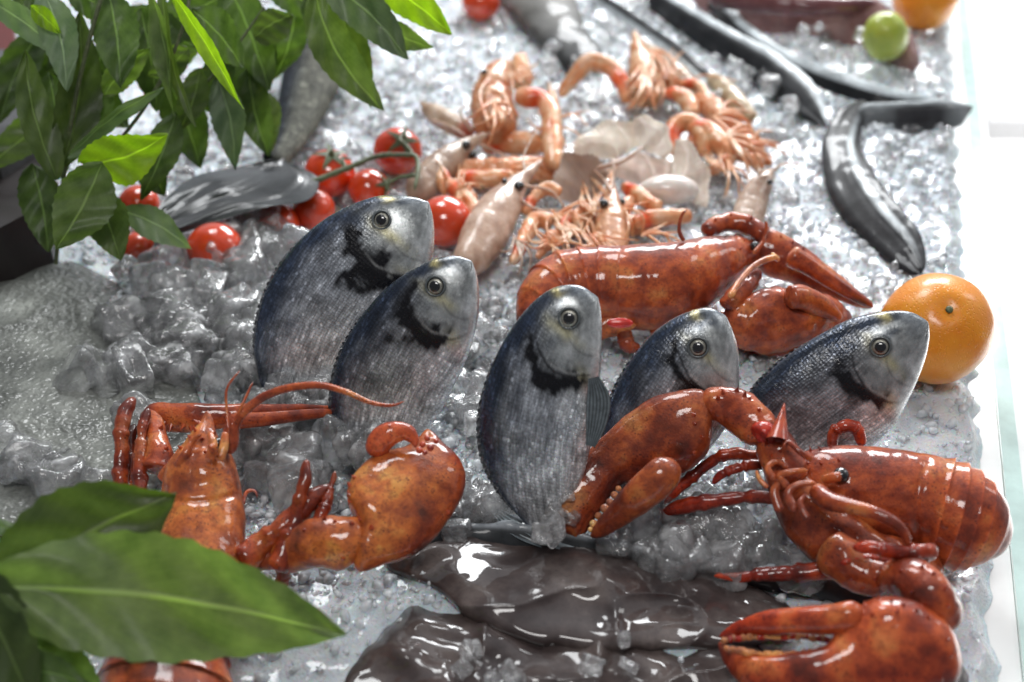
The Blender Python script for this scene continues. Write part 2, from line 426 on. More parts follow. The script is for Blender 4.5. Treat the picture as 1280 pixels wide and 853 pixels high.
tag(mk('ground', mb, M['ground'], base=np.zeros(3), flat=True), kind='structure')
kb = thing('shadow_patch_block', 'blurred grey block added for a shadow patch on the pale ground beyond the counter', 'block', P(1270, 130, -90)); mb = MB()
a_, b_, c_, d_ = P(1234, 150, -84), P(1330, 150, -84), P(1330, 92, -84), P(1234, 92, -84); tp = [a_, b_, c_, d_]; bt = [p * [1, 1, 0] + [0, 0, -90] for p in tp]
mb.add(tp + bt, [(0, 1, 2, 3), (0, 4, 5, 1), (1, 5, 6, 2), (2, 6, 7, 3), (3, 7, 4, 0)]); mk('shadow_patch_body', mb, M['shadow_patch'], kb, flat=True)  # block made up to give the grey shadow patch on the ground

# ------------------------------------------------------------------ sea breams
def plane_d(bx, by, h0, elev, yaw):
    B = P(bx, by, h0); e, w = math.radians(elev), math.radians(yaw)
    N = np.array([math.sin(w) * math.cos(e), -math.cos(w) * math.cos(e), math.sin(e)])
    return lambda x, y: ((B - CAM) @ N) / (ray(x, y) @ N)
def bream(D, V, base, elev, yaw, eye, label, tone=1.0, silver=0.5, pec=None, tail=None, eyer=.57):
    df = plane_d(*base, elev, yaw)
    st = []
    kt = [.5, .50, .46, .42, .38, .35, .34, .34, .36, .42, .5]
    for (a, b), (c, d), k_ in zip(D, V, kt): st.append((a, b, c, d, 0, k_))
    def disp(t, s, f):
        i = t * 10
        gl = 2.75 + 1.25 * (1 - (s - .1) ** 2 * 1.15)
        head = 1 / (1 + np.exp((i - gl) * 9))
        pre = 2.1 + .9 * (1 - (s - .1) ** 2)
        h2 = 1 / (1 + np.exp((i - pre) * 10))
        e0 = .03 * head * ss(.05, .4, np.abs(f)) + .03 * h2 * ss(.05, .4, np.abs(f))
        mouth = -.06 * np.exp(-((s - .45 - .2 * (i - .2)) / .05) ** 2) * ss(.85, .55, i)
        return e0 + mouth
    def col(t, s, f):
        i = t * 10
        q = np.stack([t * 16 + eye[0], s * 5, f * 0], -1)
        wob = .16 * fbm(q, 4); w2 = .5 + .5 * fbm(q * 2.3 + 9, 3)
        back = np.array([.028, .040, .068]) * tone; side = np.array([.29, .31, .34]) * tone; belly = np.array([.74, .76, .78])
        c = mix(back, side, ss(-.9, -.2, s + wob)); c = mix(c, belly, ss(.05, .95, s + wob * 1.5) * .85)
        c = mix(c, belly * .8, ss(5.0, 8.0, i + wob * 4) * ss(-.9, .1, s) * silver)
        # head: dark blue crown running down to the eye, silver cheek, pale chin
        hc = mix(np.array([.06, .075, .095]), np.array([.33, .35, .35]), ss(-.85, -.1, s + wob * 2))
        hc = mix(hc, np.array([.60, .62, .63]), ss(.1, .95, s + wob * 2) * .8)
        hc = mix(hc, np.array([.22, .24, .26]), ss(1.7, 1.0, i) * ss(-.2, .6, -s + .4) * .55)
        hc = hc * (.72 + .5 * w2)[..., None]
        gl = 2.75 + 1.25 * (1 - (s - .1) ** 2 * 1.15) + .5 * wob
        w = 1 / (1 + np.exp((i - gl + .8 * ss(-.1, -.9, s) + wob) * 4)); c = mix(c, hc, w)
        gold = np.array([.50, .43, .19])
        c = mix(c, gold, np.exp(-((i - 1.85 - wob) / .20) ** 2) * ss(-.58, -.85, s) * .9)
        c = mix(c, np.array([.03, .035, .04]), np.exp(-((i - 1.45) / .17) ** 2) * ss(-.6, -.9, s) * .8)
        c = mix(c, np.array([.46, .42, .22]), np.clip(np.exp(-((i - 2.75 + .25 * s) / .22) ** 2 - ((s + .05 + wob) / .45) ** 2), 0, 1) * .75)
        c = mix(c, gold * .9, np.exp(-((i - 3.7) / .35) ** 2 - ((s - .62) / .18) ** 2) * .7)
        c = mix(c, np.array([.50, .30, .28]), np.exp(-((i - 4.0) / .3) ** 2 - ((s - .8) / .14) ** 2) * .6)
        # ragged black blotch over the rear edge of the gill cover
        d = i - (gl + .18 - .25 * s)
        hv = (eye[0] * .37) % 1.0
        bl = np.clip((1.3 + .8 * hv) * np.exp(-((d - .1 + wob * (2.2 + 2 * hv)) / (.34 + .16 * hv + .14 * s)) ** 2) - .4 * w2, 0, 1) * ss(-.85, -.5, s + wob) * ss(.72, .5, s + wob)
        c = mix(c, np.array([.006, .006, .008]), bl)
        c = mix(c, np.array([.02, .02, .022]), np.exp(-((i - gl - .05) / .05) ** 2) * ss(.98, .6, s) * ss(-.8, -.4, s) * .9)
        c = mix(c, np.array([.62, .63, .62]), np.exp(-((i - gl + .10) / .05) ** 2) * ss(.98, .6, s) * ss(-.3, .2, s) * .45)
        pre = 2.2 + .75 * (1 - (s - .35) ** 2 * 2.2)
        c = mix(c, np.array([.10, .10, .10]), np.exp(-((i - pre) / .045) ** 2) * ss(-.15, .1, s) * ss(.9, .7, s) * .55)
        c = mix(c, np.array([.03, .03, .035]), np.exp(-((s - .45 - .2 * (i - .2)) / .035) ** 2) * ss(.85, .55, i) * .9)
        return np.clip(c, 0, 1)
    r = shell(st, n=120, m=260, dfun=df, disp=disp, col=col, idx=True, cap=(.05, .0), e=.86)
    root = thing('sea_bream', label, 'fish', r.C[int(.8 * len(r.C))], 'sea breams planted head up in the ice')
    pe, _ = on(r, *eye); dd = np.linalg.norm(r.mb.v[0] - pe, axis=1)[:, None] / eyer
    r.mb.c[0] = r.mb.c[0] * (1 - .7 * np.exp(-((dd - 1.0) / .22) ** 2)) + .05 * np.exp(-((dd - 1.42) / .10) ** 2)
    mk_body = mk('body', r.mb, M['bream'], root)
    me = mk_body.data; n = len(me.vertices)
    S = np.tile(-np.cos(np.linspace(0, 2 * np.pi, 120, endpoint=False)), 260); T = np.repeat(np.linspace(0, 10, 260), 120)
    bd = 1 / (1 + np.exp(-(T - (2.0 + 1.1 * (1 - (S - .1) ** 2) + 1.2 * (S > -.3) * np.clip((S + .3) * 2, 0, 1))) * 4)); bd = np.r_[bd, 0, 1]
    at = me.attributes.new('Body', 'FLOAT', 'POINT'); at.data.foreach_set('value', bd.astype(np.float32))
    # eye
    p, nn = on(r, *eye); fr = frame(nn * .75 + norm(CAM - p) * .25)
    def ec(l):
        rr = np.hypot(l[:, 0], l[:, 1]); w = ss(.56, .62, rr)
        c = mix(np.array([.02, .02, .025]), np.array([.72, .70, .62]), w); return mix(c, np.array([.10, .10, .09]), ss(.74, .86, rr))
    ey = mk('eye', sphere(p - nn * .08, eyer * .9, fr, 32, 20, sq=(1, 1, .42), col=ec), M['iris'], root)
    mk('pupil', sphere(p + nn * (.36 * eyer - .075), eyer * .53, fr, 24, 12, sq=(1, 1, .3)), M['black'], ey)
    mbr = MB(); a = np.linspace(0, 2 * np.pi, 40, endpoint=False); b = np.linspace(0, 2 * np.pi, 10, endpoint=False)
    A, B = np.meshgrid(a, b, indexing='ij')
    rr = eyer * (.93 + .11 * np.cos(B)); v = p + nn * (.02) + (rr * np.cos(A))[..., None] * fr[0] + (rr * np.sin(A))[..., None] * fr[1] + (.07 * eyer * np.sin(B))[..., None] * fr[2]
    ff = [(i * 10 + j, ((i + 1) % 40) * 10 + j, ((i + 1) % 40) * 10 + (j + 1) % 10, i * 10 + (j + 1) % 10) for i in range(40) for j in range(10)]
    mbr.add(v, ff, (.8, .85, .85)); mk('eye_rim', mbr, M['fin'], ey)
    # nostril
    # dorsal fin: spiny strip, folded along the back
    ii = np.where((r.t > .44) & (r.t < .93))[0]
    vs = []; cs = []; nn_ = len(ii)
    for q, i in enumerate(ii):
        out = norm(r.L[i] - r.R[i]); u = q / (nn_ - 1)
        hgt = (.22 + .16 * abs(math.sin(q * .75)) ** .6) * math.sin(math.pi * min(1, .06 + u)) ** .5 * .75
        dr = norm(out * .8 + r.T[i] * .75)
        for w in (0, .5, 1.0): vs.append(r.L[i] + dr * hgt * w - out * .08 + r.D[i] * (.1 * math.sin(q * 1.1) * w)); cs.append(np.array([.5, .52, .56]) * (1.2 if w else .7))
    mk('dorsal_fin', MB().add(vs, grid_faces(nn_, 3, False), cs), M['fin'], root)
    if pec:
        z0 = float(df(np.array(pec[0][0]), np.array(pec[0][1])))
        A = cr(np.array([(x, y, w) for x, y, w in pec]), np.linspace(0, len(pec) - 1, 22)); d = norm(np.gradient(A[:, :2], axis=0)); vs = []; cs = []
        for i, s_ in enumerate(A):
            for w in np.linspace(-1, 1, 15):
                x = s_[0] + d[i, 1] * w * s_[2] / 2; y = s_[1] - d[i, 0] * w * s_[2] / 2
                vs.append(W(x, y, df(np.array(x), np.array(y)) - 1.9 - .05 * math.cos(w * 22))); cs.append(np.array([1.2, 1.3, 1.35]) * (.8 + .5 * (math.cos(w * 22))))
        mk('pectoral_fin', MB().add(vs, grid_faces(22, 15, False), cs), M['fin'], root)
    if tail:
        mb = MB(); 
        for q in tail:
            A = cr(np.array(q, float), np.linspace(0, len(q) - 1, 20)); d = norm(np.gradient(A[:, :2], axis=0)); vs = []; cs = []
            for i, s_ in enumerate(A):
                for w in np.linspace(-1, 1, 13):
                    x = s_[0] + d[i, 1] * w * s_[2] / 2; y = s_[1] - d[i, 0] * w * s_[2] / 2
                    vs.append(P(x, y, s_[3]+ .06 * math.cos(w * 25))); cs.append(np.array([2.6, 2.8, 2.9]) * (.7 + .5 * (math.cos(w * 25))))
            mb.add(vs, grid_faces(20, 13, False), cs)
        mk('tail_fin', mb, M['fin'], root)
    return r
F1 = bream([(534, 251), (510, 246), (475, 245), (440, 256), (405, 275), (370, 305), (343, 342), (325, 385), (318, 430), (325, 475), (340, 510)],
      [(538, 256), (542, 285), (541, 315), (535, 345), (525, 375), (508, 405), (490, 435), (470, 465), (450, 490), (430, 515), (410, 540)],
      (390, 515, 0), 22, 4, (478, 276), 'sea bream farthest back in the row, its pale snout touching a red tomato', 1.25, .9)
F2 = bream([(587, 324), (565, 320), (540, 325), (510, 340), (478, 365), (450, 398), (428, 435), (415, 480), (415, 525), (428, 560), (450, 590)],
      [(592, 330), (597, 355), (598, 385), (594, 415), (585, 445), (570, 478), (555, 508), (538, 535), (520, 560), (505, 580), (490, 600)],
      (465, 585, 0), 22, -2, (545, 358), 'dark blue sea bream with a lobster antenna lying across its lower body', .85, .9)
F3 = bream([(744, 368), (722, 357), (692, 360), (662, 382), (632, 422), (610, 470), (599, 520), (603, 570), (622, 612), (648, 645), (668, 668)],
      [(749, 374), (752, 400), (752, 430), (751, 462), (748, 492), (745, 525), (738, 560), (728, 598), (715, 632), (700, 658), (690, 676)],
      (680, 672, .3), 24, 3, (712, 398), 'sea bream in the middle shown nearly whole, standing upright with its tail on the ice', 1.0, .8,
      pec=[(742, 472, 14), (748, 500, 30), (745, 530, 26), (738, 558, 12)],
      tail=[[(655, 650, 26, .9), (690, 668, 30, .8), (730, 680, 26, .6), (775, 690, 8, .5)], [(620, 640, 10, 1.0), (650, 662, 22, .8), (700, 684, 16, .5)]])
F4 = bream([(903, 391), (885, 385), (862, 389), (835, 402), (810, 422), (785, 455), (765, 495), (755, 535), (757, 575), (770, 610), (790, 640)],
      [(910, 398), (921, 430), (924, 462), (923, 495), (915, 520), (900, 545), (880, 570), (860, 592), (842, 608), (828, 622), (815, 635)],
      (800, 625, 0), 24, 2, (871, 434), 'sea bream whose body is hidden behind the big lobster claw, only head and back showing', .95, .6)
F5 = bream([(1156, 397), (1130, 389), (1095, 391), (1060, 400), (1025, 418), (990, 440), (960, 465), (938, 492), (930, 520), (940, 550), (960, 580)],
      [(1163, 408), (1158, 440), (1148, 470), (1135, 500), (1120, 528), (1100, 550), (1075, 565), (1050, 580), (1025, 590), (1005, 600), (990, 605)],
      (985, 598, 0), 22, -4, (1101, 435), 'dark plump sea bream at the end of the row, in front of the orange', .75, .1)

# ------------------------------------------------------------------ lobsters
LOB = M['lob']
JN = lambda t, s, f: .07 * np.exp(-((t - .33) / .03) ** 2) + .06 * np.exp(-((t - .66) / .025) ** 2) - .05 * np.exp(-((t - .38) / .02) ** 2) - .05 * np.exp(-((t - .70) / .02) ** 2)
def lpart(root, name, r, label=None, parent=None):
    o = mk(name, r.mb, LOB, parent or root)
    if label: o['label'] = label
    return o
def thorns(r, pts, mb, size=.22, ln=.4, bias=(0, 0, 0)):
    for (x, y) in pts:
        p, nn = on(r, x, y, -.05); cone(mb, p, norm(nn + np.array(bias) + rng.normal(size=3) * .25), size * .8, ln * (.45 + .4 * rng.random()), (.9, .7, .7))
def carap(t, s, f, groove=.55, amp=.14):
    g1 = -amp * np.exp(-((t - groove - .10 * (s * s - .3)) / .022) ** 2) * ss(.2, .6, f)
    g2 = -.05 * np.exp(-(s / .03) ** 2)
    return g1 + g2
def segs(root, st, n, t0=0.0, t1=1.0, k=.85, flare=.07, **kw):
    for i in range(n):
        a = t0 + (t1 - t0) * i / n; b = t0 + (t1 - t0) * (i + 1.18) / n
        lpart(root, 'tail_segment', shell(st, n=32, m=14, k=k, tr=(a, min(b, 1)), flare=flare, nocap=False, col=lambda t, s, f, a=a, b=b: np.ones(t.shape + (3,)) * (1 + .35 * ss(.75, 1, (t - a) / (b - a)))[..., None], **kw))

# --- front right lobster
A = thing('lobster', 'large front lobster with an open claw across the breams and another at the bottom edge', 'lobster', P(1100, 690, 0), 'cooked red lobsters')
r = shell([(992, 570, 990, 600, 4.2), (1015, 562, 1015, 640, 4.2), (1050, 557, 1050, 668, 4.0), (1100, 559, 1098, 678, 3.8), (1150, 566, 1140, 688, 3.6), (1190, 576, 1172, 700, 3.4), (1215, 585, 1190, 706, 3.2)],
          n=64, m=90, k=.85, cap=(.05, .0), disp=lambda t, s, f: carap(t, s, f, .70), bump=.035, bs=1.2)
car = lpart(A, 'carapace', r)
mb = MB(); thorns(r, [(1003, 568), (1014, 564), (1026, 562), (1040, 560), (1010, 580), (1028, 578), (1048, 575)], mb, .13, .42, (-.7, 0, .2)); mk('spines', mb, LOB, car)
segs(A, [(1176, 571, 1150, 694, 3.4), (1205, 580, 1172, 706, 3.3), (1228, 593, 1192, 711, 3.1), (1244, 610, 1208, 708, 2.9), (1252, 632, 1222, 700, 2.6), (1248, 655, 1228, 692, 2.2)], 6, k=.85)
p, nn = on(r, 1052, 597)
ey = mk('eye', sphere(p + nn * .1, .42, frame(nn)), M['black'], A)
lpart(A, 'eye_stalk', tube([(1030, 600, 12, 6.2), (1042, 597, 13, 6.6), (1052, 596, 12, 6.7)]))
# head underside and mouthparts
lpart(A, 'head', shell([(955, 580, 960, 615, 3.6), (975, 560, 985, 650, 3.8), (1010, 580, 1005, 690, 3.4), (1045, 620, 1045, 715, 3.0), (1090, 660, 1090, 728, 2.6), (1140, 672, 1150, 735, 2.2), (1175, 690, 1180, 720, 1.8)], n=40, m=60, k=.75, cap=(.08, .08), bump=.22, bs=.8, col=lambda t, s, f: np.ones(t.shape + (3,)) * .75))
for q in ([(968, 600, 9, 6.2), (960, 585, 9, 6.4), (972, 577, 8, 6.6), (985, 585, 7, 6.6)], [(985, 610, 10, 6), (975, 595, 9, 6.4), (990, 590, 8, 6.7), (1010, 588, 6, 6.8)],
          [(995, 640, 12, 5.8), (985, 618, 11, 6.2), (998, 606, 9, 6.6), (1020, 604, 6, 6.8)], [(975, 640, 13, 5.0), (968, 615, 12, 5.6), (978, 600, 9, 6.1)],
          [(1010, 650, 10, 5.8), (1000, 630, 8, 6.2), (1008, 618, 6, 6.4)], [(960, 610, 6, 5.8), (950, 600, 6, 6), (945, 588, 4, 6.2)]):
    o = lpart(A, 'mouthpart', tube(q, col=lambda t, s, f: np.ones(t.shape + (3,)) * np.array([1.25, 1.6, 1.8])))
r1 = tube([(1018, 612, 26, 6.0), (1035, 626, 24, 6.4), (1065, 634, 19, 6.8), (1095, 642, 16, 7.0), (1120, 655, 14, 6.8), (1133, 672, 11, 6.2), (1134, 688, 7, 5.6)], m=60, n=18, disp=lambda t, s, f: .035 * np.sin(t * 190))
lpart(A, 'antenna', r1, 'thick antenna curling back under the eye')
lpart(A, 'antenna', tube([(1015, 575, 9, 7.0), (1000, 565, 8, 7.4), (985, 553, 6, 7.6), (978, 560, 4, 7.4)]))
# big crusher claw across the breams
cl = [(892, 502, 890, 540, 6.2, .7), (878, 488, 884, 566, 6.0, .62), (850, 488, 858, 590, 5.6, .55), (812, 500, 826, 597, 5.0, .52), (775, 525, 797, 602, 4.3, .52), (738, 560, 777, 606, 3.4, .6), (708, 600, 758, 630, 2.5, .65), (693, 634, 741, 652, 1.7, .7), (700, 660, 732, 668, 1.2, .8), (717, 672, 724, 675, 1.0, .9)]
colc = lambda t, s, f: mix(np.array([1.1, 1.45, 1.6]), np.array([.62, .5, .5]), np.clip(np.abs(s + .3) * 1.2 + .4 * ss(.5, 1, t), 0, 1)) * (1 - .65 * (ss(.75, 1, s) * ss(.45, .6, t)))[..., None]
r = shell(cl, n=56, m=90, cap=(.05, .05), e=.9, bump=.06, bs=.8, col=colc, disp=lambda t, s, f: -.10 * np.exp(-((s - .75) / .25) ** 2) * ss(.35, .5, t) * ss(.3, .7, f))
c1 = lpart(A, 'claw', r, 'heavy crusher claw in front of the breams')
mb = MB(); thorns(r, [(870, 530), (876, 548), (868, 520), (820, 572), (832, 575), (868, 565)], mb, .22, .28); mk('spines', mb, LOB, c1)
r = tube([(846, 578, 34, 6.4), (826, 596, 46, 6.0), (797, 622, 44, 4.9), (770, 646, 31, 3.6), (750, 662, 20, 2.6), (738, 671, 8, 2.0)], n=28, m=60, k=.85, bump=.05, cap=(.12, .08), col=lambda t, s, f: mix(np.array([1.05, 1.3, 1.2]), np.array([.6, .45, .4]), t))
lpart(A, 'pincer', r, parent=c1)
for q in ((742, 655), (750, 641), (758, 628), (766, 617), (775, 608)):
    pass
mb = MB()
for x, y, s_ in ((762, 628, .2), (756, 636, .24), (748, 645, .2), (742, 655, .22), (768, 619, .2), (773, 611, .16), (738, 662, .14)):
    mb = sphere(P(x, y, 3.6 if x > 750 else 2.4), s_, mb=mb, col=lambda l: np.ones((len(l), 3)) * np.array([1.7, 3.8, 5.0]))
mk('claw_teeth', mb, LOB, c1)
# its arm
r = tube([(880, 508, 34, 6.6), (896, 506, 42, 7.0), (920, 512, 54, 7.0), (945, 532, 54, 6.7), (958, 552, 42, 6.2)], n=32, m=50, k=.85, bump=.14, bs=.9, cap=(.12, .12))
a1 = lpart(A, 'arm_joint', r)
mb = MB(); thorns(r, [(905, 490), (920, 489), (937, 500), (950, 512), (898, 497), (930, 495)], mb, .2, .45, (0, 0, .4)); mk('spines', mb, LOB, a1)
r = tube([(952, 545, 46, 6.3), (968, 560, 52, 6.0), (980, 585, 54, 5.4), (990, 610, 44, 4.8)], n=28, m=36, bump=.1, cap=(.15, .1)); a2 = lpart(A, 'arm_joint', r)
mb = MB(); p = P(972, 552, 7.3); cone(mb, p, norm(P(980, 508, 8.3) - p), .62, 2.1, (.9, .55, .5), 16); mk('spike', mb, LOB, a2); mb = MB()
thorns(r, [(962, 545), (958, 555), (975, 565), (970, 580), (982, 590), (965, 570)], mb, .16, .4)
mk('spines', mb, LOB, a2)
r = tube([(948, 548, 30, 6.9), (956, 541, 34, 7.0), (962, 536, 10, 6.9)], n=20, cap=(.2, .2), col=lambda t, s, f: np.ones(t.shape + (3,)) * np.array([1.1, .35, .6])); lpart(A, 'joint_membrane', r)
# lower claw
cl = [(1192, 800, 1190, 838, 3.0, .8), (1176, 770, 1182, 868, 3.2, .7), (1140, 750, 1150, 885, 3.4, .62), (1100, 746, 1105, 892, 3.3, .58), (1066, 768, 1066, 890, 3.0, .55), (1035, 806, 1025, 885, 2.7, .55), (990, 817, 978, 876, 2.4, .55), (945, 820, 934, 862, 2.0, .6), (912, 812, 910, 834, 1.7, .7), (897, 799, 901, 808, 1.6, .8)]
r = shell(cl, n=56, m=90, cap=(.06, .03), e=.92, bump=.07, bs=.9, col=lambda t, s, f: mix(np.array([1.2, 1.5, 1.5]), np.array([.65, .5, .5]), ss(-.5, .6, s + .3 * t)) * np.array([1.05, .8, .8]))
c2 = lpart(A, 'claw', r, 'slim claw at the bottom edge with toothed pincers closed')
mb = MB(); thorns(r, [(1080, 755), (1098, 750), (1115, 752), (1130, 756), (1145, 762), (1160, 775), (1185, 800), (1188, 822), (1176, 850), (1090, 770), (1120, 765)], mb, .17, .42, (0, .1, .5)); mk('spines', mb, LOB, c2)
r = tube([(1084, 766, 30, 4.6), (1066, 770, 38, 4.8), (1035, 775, 38, 4.4), (1000, 776, 35, 4.0), (955, 779, 28, 3.3), (925, 786, 20, 2.6), (898, 797, 7, 2.0)], n=28, m=60, k=.8, bump=.04, cap=(.1, .05), col=lambda t, s, f: mix(np.array([1.1, 1.1, 1.0]), np.array([1.2, .55, .5]), t))
pc = lpart(A, 'pincer', r, parent=c2)
mb = MB()
for i in range(34):
    x = 905 + i * 4.0; s_ = .11 + .08 * rng.random(); yy = 799 - 4 * math.sin(i / 34 * 3.1) + 2 * rng.random()
    sphere(P(x, yy, 2.5 + i * .022), s_, mb=mb, seg=10, rings=7, col=lambda l: np.ones((len(l), 3)) * (np.array([1.5, 3.5, 4.2]) if rng.random() < .6 else np.array([1.2, .4, .5])))
for i in range(30):
    x = 908 + i * 4.2; sphere(P(x, 810 + 8 * math.sin(i / 30 * 3.0) + 2 * rng.random(), 2.6 + i * .02), .11 + .09 * rng.random(), mb=mb, seg=10, rings=7, col=lambda l: np.ones((len(l), 3)) * np.array([1.7, 3.6, 4.0]))
mk('claw_teeth', mb, LOB, c2)
r = tube([(1100, 732, 36, 3.6), (1122, 724, 52, 4.4), (1148, 730, 62, 5.0), (1168, 750, 56, 5.0), (1184, 774, 38, 4.4), (1190, 790, 22, 4.0)], n=32, m=50, bump=.12, bs=.9, cap=(.15, .1)); a3 = lpart(A, 'arm_joint', r)
mb = MB(); thorns(r, [(1150, 708), (1166, 718), (1180, 738), (1186, 758), (1140, 742), (1155, 755), (1170, 768), (1125, 712)], mb, .17, .45, (.3, 0, .4)); mk('spines', mb, LOB, a3)
r = tube([(1030, 680, 50, 3.6), (1055, 700, 58, 3.4), (1085, 718, 52, 3.3), (1112, 730, 44, 3.4)], n=24, m=30, bump=.12, cap=(.1, .15), col=lambda t, s, f: np.ones(t.shape + (3,)) * .8); a4 = lpart(A, 'arm_joint', r)
mb = MB(); thorns(r, [(1060, 705), (1078, 716), (1095, 722), (1100, 735), (1080, 735), (1065, 722)], mb, .14, .4, (0, 0, .4)); mk('spines', mb, LOB, a4)
for q in ([(1000, 620, 20, 4.2), (965, 622, 17, 4.0), (930, 622, 16, 3.6), (880, 628, 20, 3.0), (845, 636, 19, 2.2), (822, 650, 6, 1.4)],
          [(950, 570, 16, 4.4), (908, 568, 14, 4.2), (880, 584, 15, 3.4), (855, 605, 15, 2.6), (830, 630, 7, 1.6)],
          [(955, 580, 14, 4.6), (930, 583, 13, 4.6), (905, 592, 12, 4.2), (890, 605, 6, 3.6)],
          [(1050, 712, 22, 2.4), (1005, 716, 22, 2.2), (960, 718, 18, 1.8), (925, 722, 12, 1.4), (893, 720, 5, 1.2)],
          [(1150, 693, 24, 5.4), (1163, 690, 20, 5.6), (1125, 690, 19, 5.8), (1090, 685, 17, 5.8), (1065, 684, 11, 5.6)],
          [(1040, 562, 13, 3.6), (1044, 542, 15, 4.2), (1058, 533, 16, 4.6), (1072, 538, 15, 4.4), (1078, 558, 13, 3.6)],
          [(1160, 700, 22, 3.6), (1120, 705, 24, 3.8), (1080, 700, 20, 4.0), (1050, 705, 10, 4.0)]):
    lpart(A, 'leg', tube(q, n=16, m=48, bump=.06, bs=1.5, disp=JN, col=lambda t, s, f: np.ones(t.shape + (3,)) * mix(np.array([.75, .55, .5]), np.array([1.15, .5, .5]), t)))

# --- back lobster
B = thing('lobster', 'lobster lying on its side behind the breams, banded tail to the left', 'lobster', P(840, 410, 0), 'cooked red lobsters')
r = shell([(758, 309, 758, 409, 3.2), (800, 305, 803, 414, 3.2), (845, 302, 848, 408, 3.3), (885, 296, 885, 385, 3.5), (920, 295, 920, 352, 3.8), (942, 303, 942, 330, 4.0), (950, 311, 950, 318, 4.0)], n=56, m=80, k=.85, cap=(.03, .05), disp=lambda t, s, f: carap(t, s, f, .5), bump=.04, bs=1.2, col=lambda t, s, f: np.ones(t.shape + (3,)) * np.array([1.1, 1.1, 1.0]))
cb = lpart(B, 'carapace', r)
mb = MB(); thorns(r, [(905, 297), (918, 296), (930, 300), (940, 306), (925, 310), (938, 315)], mb, .14, .5, (.6, 0, .4)); mk('spines', mb, LOB, cb)
segs(B, [(778, 307, 778, 410, 3.3), (745, 309, 752, 405, 3.2), (714, 311, 732, 404, 3.2), (688, 319, 715, 404, 3.1), (665, 338, 702, 408, 3.0), (650, 365, 692, 416, 2.6), (648, 392, 690, 424, 2.2)], 6, k=.85, flare=.06)
p, nn = on(r, 942, 309); mk('eye', sphere(p + nn * .15, .36), M['black'], B)
lpart(B, 'antenna', tube([(912, 372, 9, 5.6), (926, 350, 8, 5.8), (945, 331, 8, 6.0), (966, 322, 8, 6.0), (972, 324, 6, 5.8), (964, 316, 6, 6.0)], m=50, col=lambda t, s, f: np.ones(t.shape + (3,)) * np.array([1.5, 2.6, 3.2])))
lpart(B, 'antenna', tube([(942, 318, 7, 5.4), (955, 300, 5, 6.0), (958, 282, 4, 6.8), (956, 276, 2, 7.2)]))
lpart(B, 'antenna', tube([(855, 302, 6, 6.0), (849, 288, 5, 6.6), (852, 270, 4, 7.4), (859, 262, 2, 7.8)]))
# claws
r = shell([(935, 288, 940, 330, 3.6, .7), (955, 284, 958, 345, 3.6, .65), (985, 296, 985, 354, 3.3, .6), (1015, 316, 1012, 364, 2.8, .6), (1045, 340, 1042, 374, 2.3, .65), (1072, 362, 1070, 384, 1.8, .7), (1094, 381, 1092, 387, 1.4, .8)], n=40, m=60, cap=(.08, .04), bump=.06)
q1 = lpart(B, 'claw', r, 'long slim claw reaching toward the orange')
lpart(B, 'pincer', tube([(985, 318, 30, 5.0), (1010, 332, 24, 4.4), (1040, 352, 20, 3.6), (1070, 371, 14, 2.8), (1092, 384, 6, 2.2)], n=20, m=40, k=.8), parent=q1)
mb = MB(); thorns(r, [(960, 290), (975, 295), (990, 303), (1003, 311)], mb, .14, .4, (.2, 0, .6)); mk('spines', mb, LOB, q1)
r = shell([(900, 388, 903, 420, 2.6, .8), (925, 368, 922, 436, 2.8, .7), (960, 360, 955, 442, 2.8, .65), (1000, 361, 995, 438, 2.5, .65), (1035, 372, 1032, 420, 2.0, .7), (1068, 396, 1064, 408, 1.4, .8)], n=40, m=60, cap=(.1, .06), bump=.22, bs=.7)
q2 = lpart(B, 'claw', r, 'broad crusher claw lying in front of the slim one')
lpart(B, 'pincer', tube([(985, 372, 30, 4.9), (1003, 372, 32, 4.6), (1030, 385, 26, 3.6), (1052, 400, 12, 2.6)], n=20, m=40, k=.8, bump=.06), parent=q2)
for q in ([(880, 290, 16, 5.4), (895, 282, 22, 5.4), (915, 278, 26, 5.4), (938, 283, 26, 5.2), (958, 296, 24, 5.0)], [(945, 340, 20, 4.8), (935, 355, 24, 4.6), (920, 372, 26, 4.2), (908, 388, 28, 3.6)]):
    r = tube(q, n=24, m=36, bump=.12, bs=1.0); o = lpart(B, 'arm_joint', r)
    mb = MB(); thorns(r, [(q[i][0], q[i][1] - q[i][2] / 3) for i in range(1, 4)], mb, .15, .45, (0, 0, .5)); mk('spines', mb, LOB, o)
for q in ([(900, 405, 16, 1.4), (935, 425, 17, 1.2), (965, 438, 16, .9), (1000, 436, 8, .6)], [(780, 415, 20, 1.4), (785, 432, 18, .8), (800, 436, 10, .5)], [(870, 405, 14, 2.0), (895, 396, 13, 2.6), (915, 398, 10, 3.0)],
          [(810, 412, 12, 1.0), (850, 418, 12, .8), (890, 430, 12, .6), (940, 436, 13, .5), (975, 442, 8, .4)], [(840, 408, 12, 1.2), (880, 415, 13, 1.0), (920, 430, 12, .8)]):
    lpart(B, 'leg', tube(q, n=16, m=36, bump=.05, disp=JN, col=lambda t, s, f: np.ones(t.shape + (3,)) * np.array([.75, .6, .6])))
tf = lpart(B, 'tail_fan', shell([(735, 425, 735, 436, 1.0, .5), (755, 395, 755, 425, 1.6, .4), (780, 393, 778, 418, 1.9, .4), (797, 398, 797, 410, 1.9, .5)], n=28, m=30, cap=(.1, .15), bump=.04, col=lambda t, s, f: np.ones(t.shape + (3,)) * np.array([1.4, 2.0, 2.0])))
mb = MB(); c_ = P(775, 404, 3.1); fr = frame(norm(CAM - c_)); sphere(c_, .85, np.stack([RGT, UPV, fr[2]]), mb=mb, sq=(1, .4, .25)); mk('tail_opening', mb, M['red'], tf)

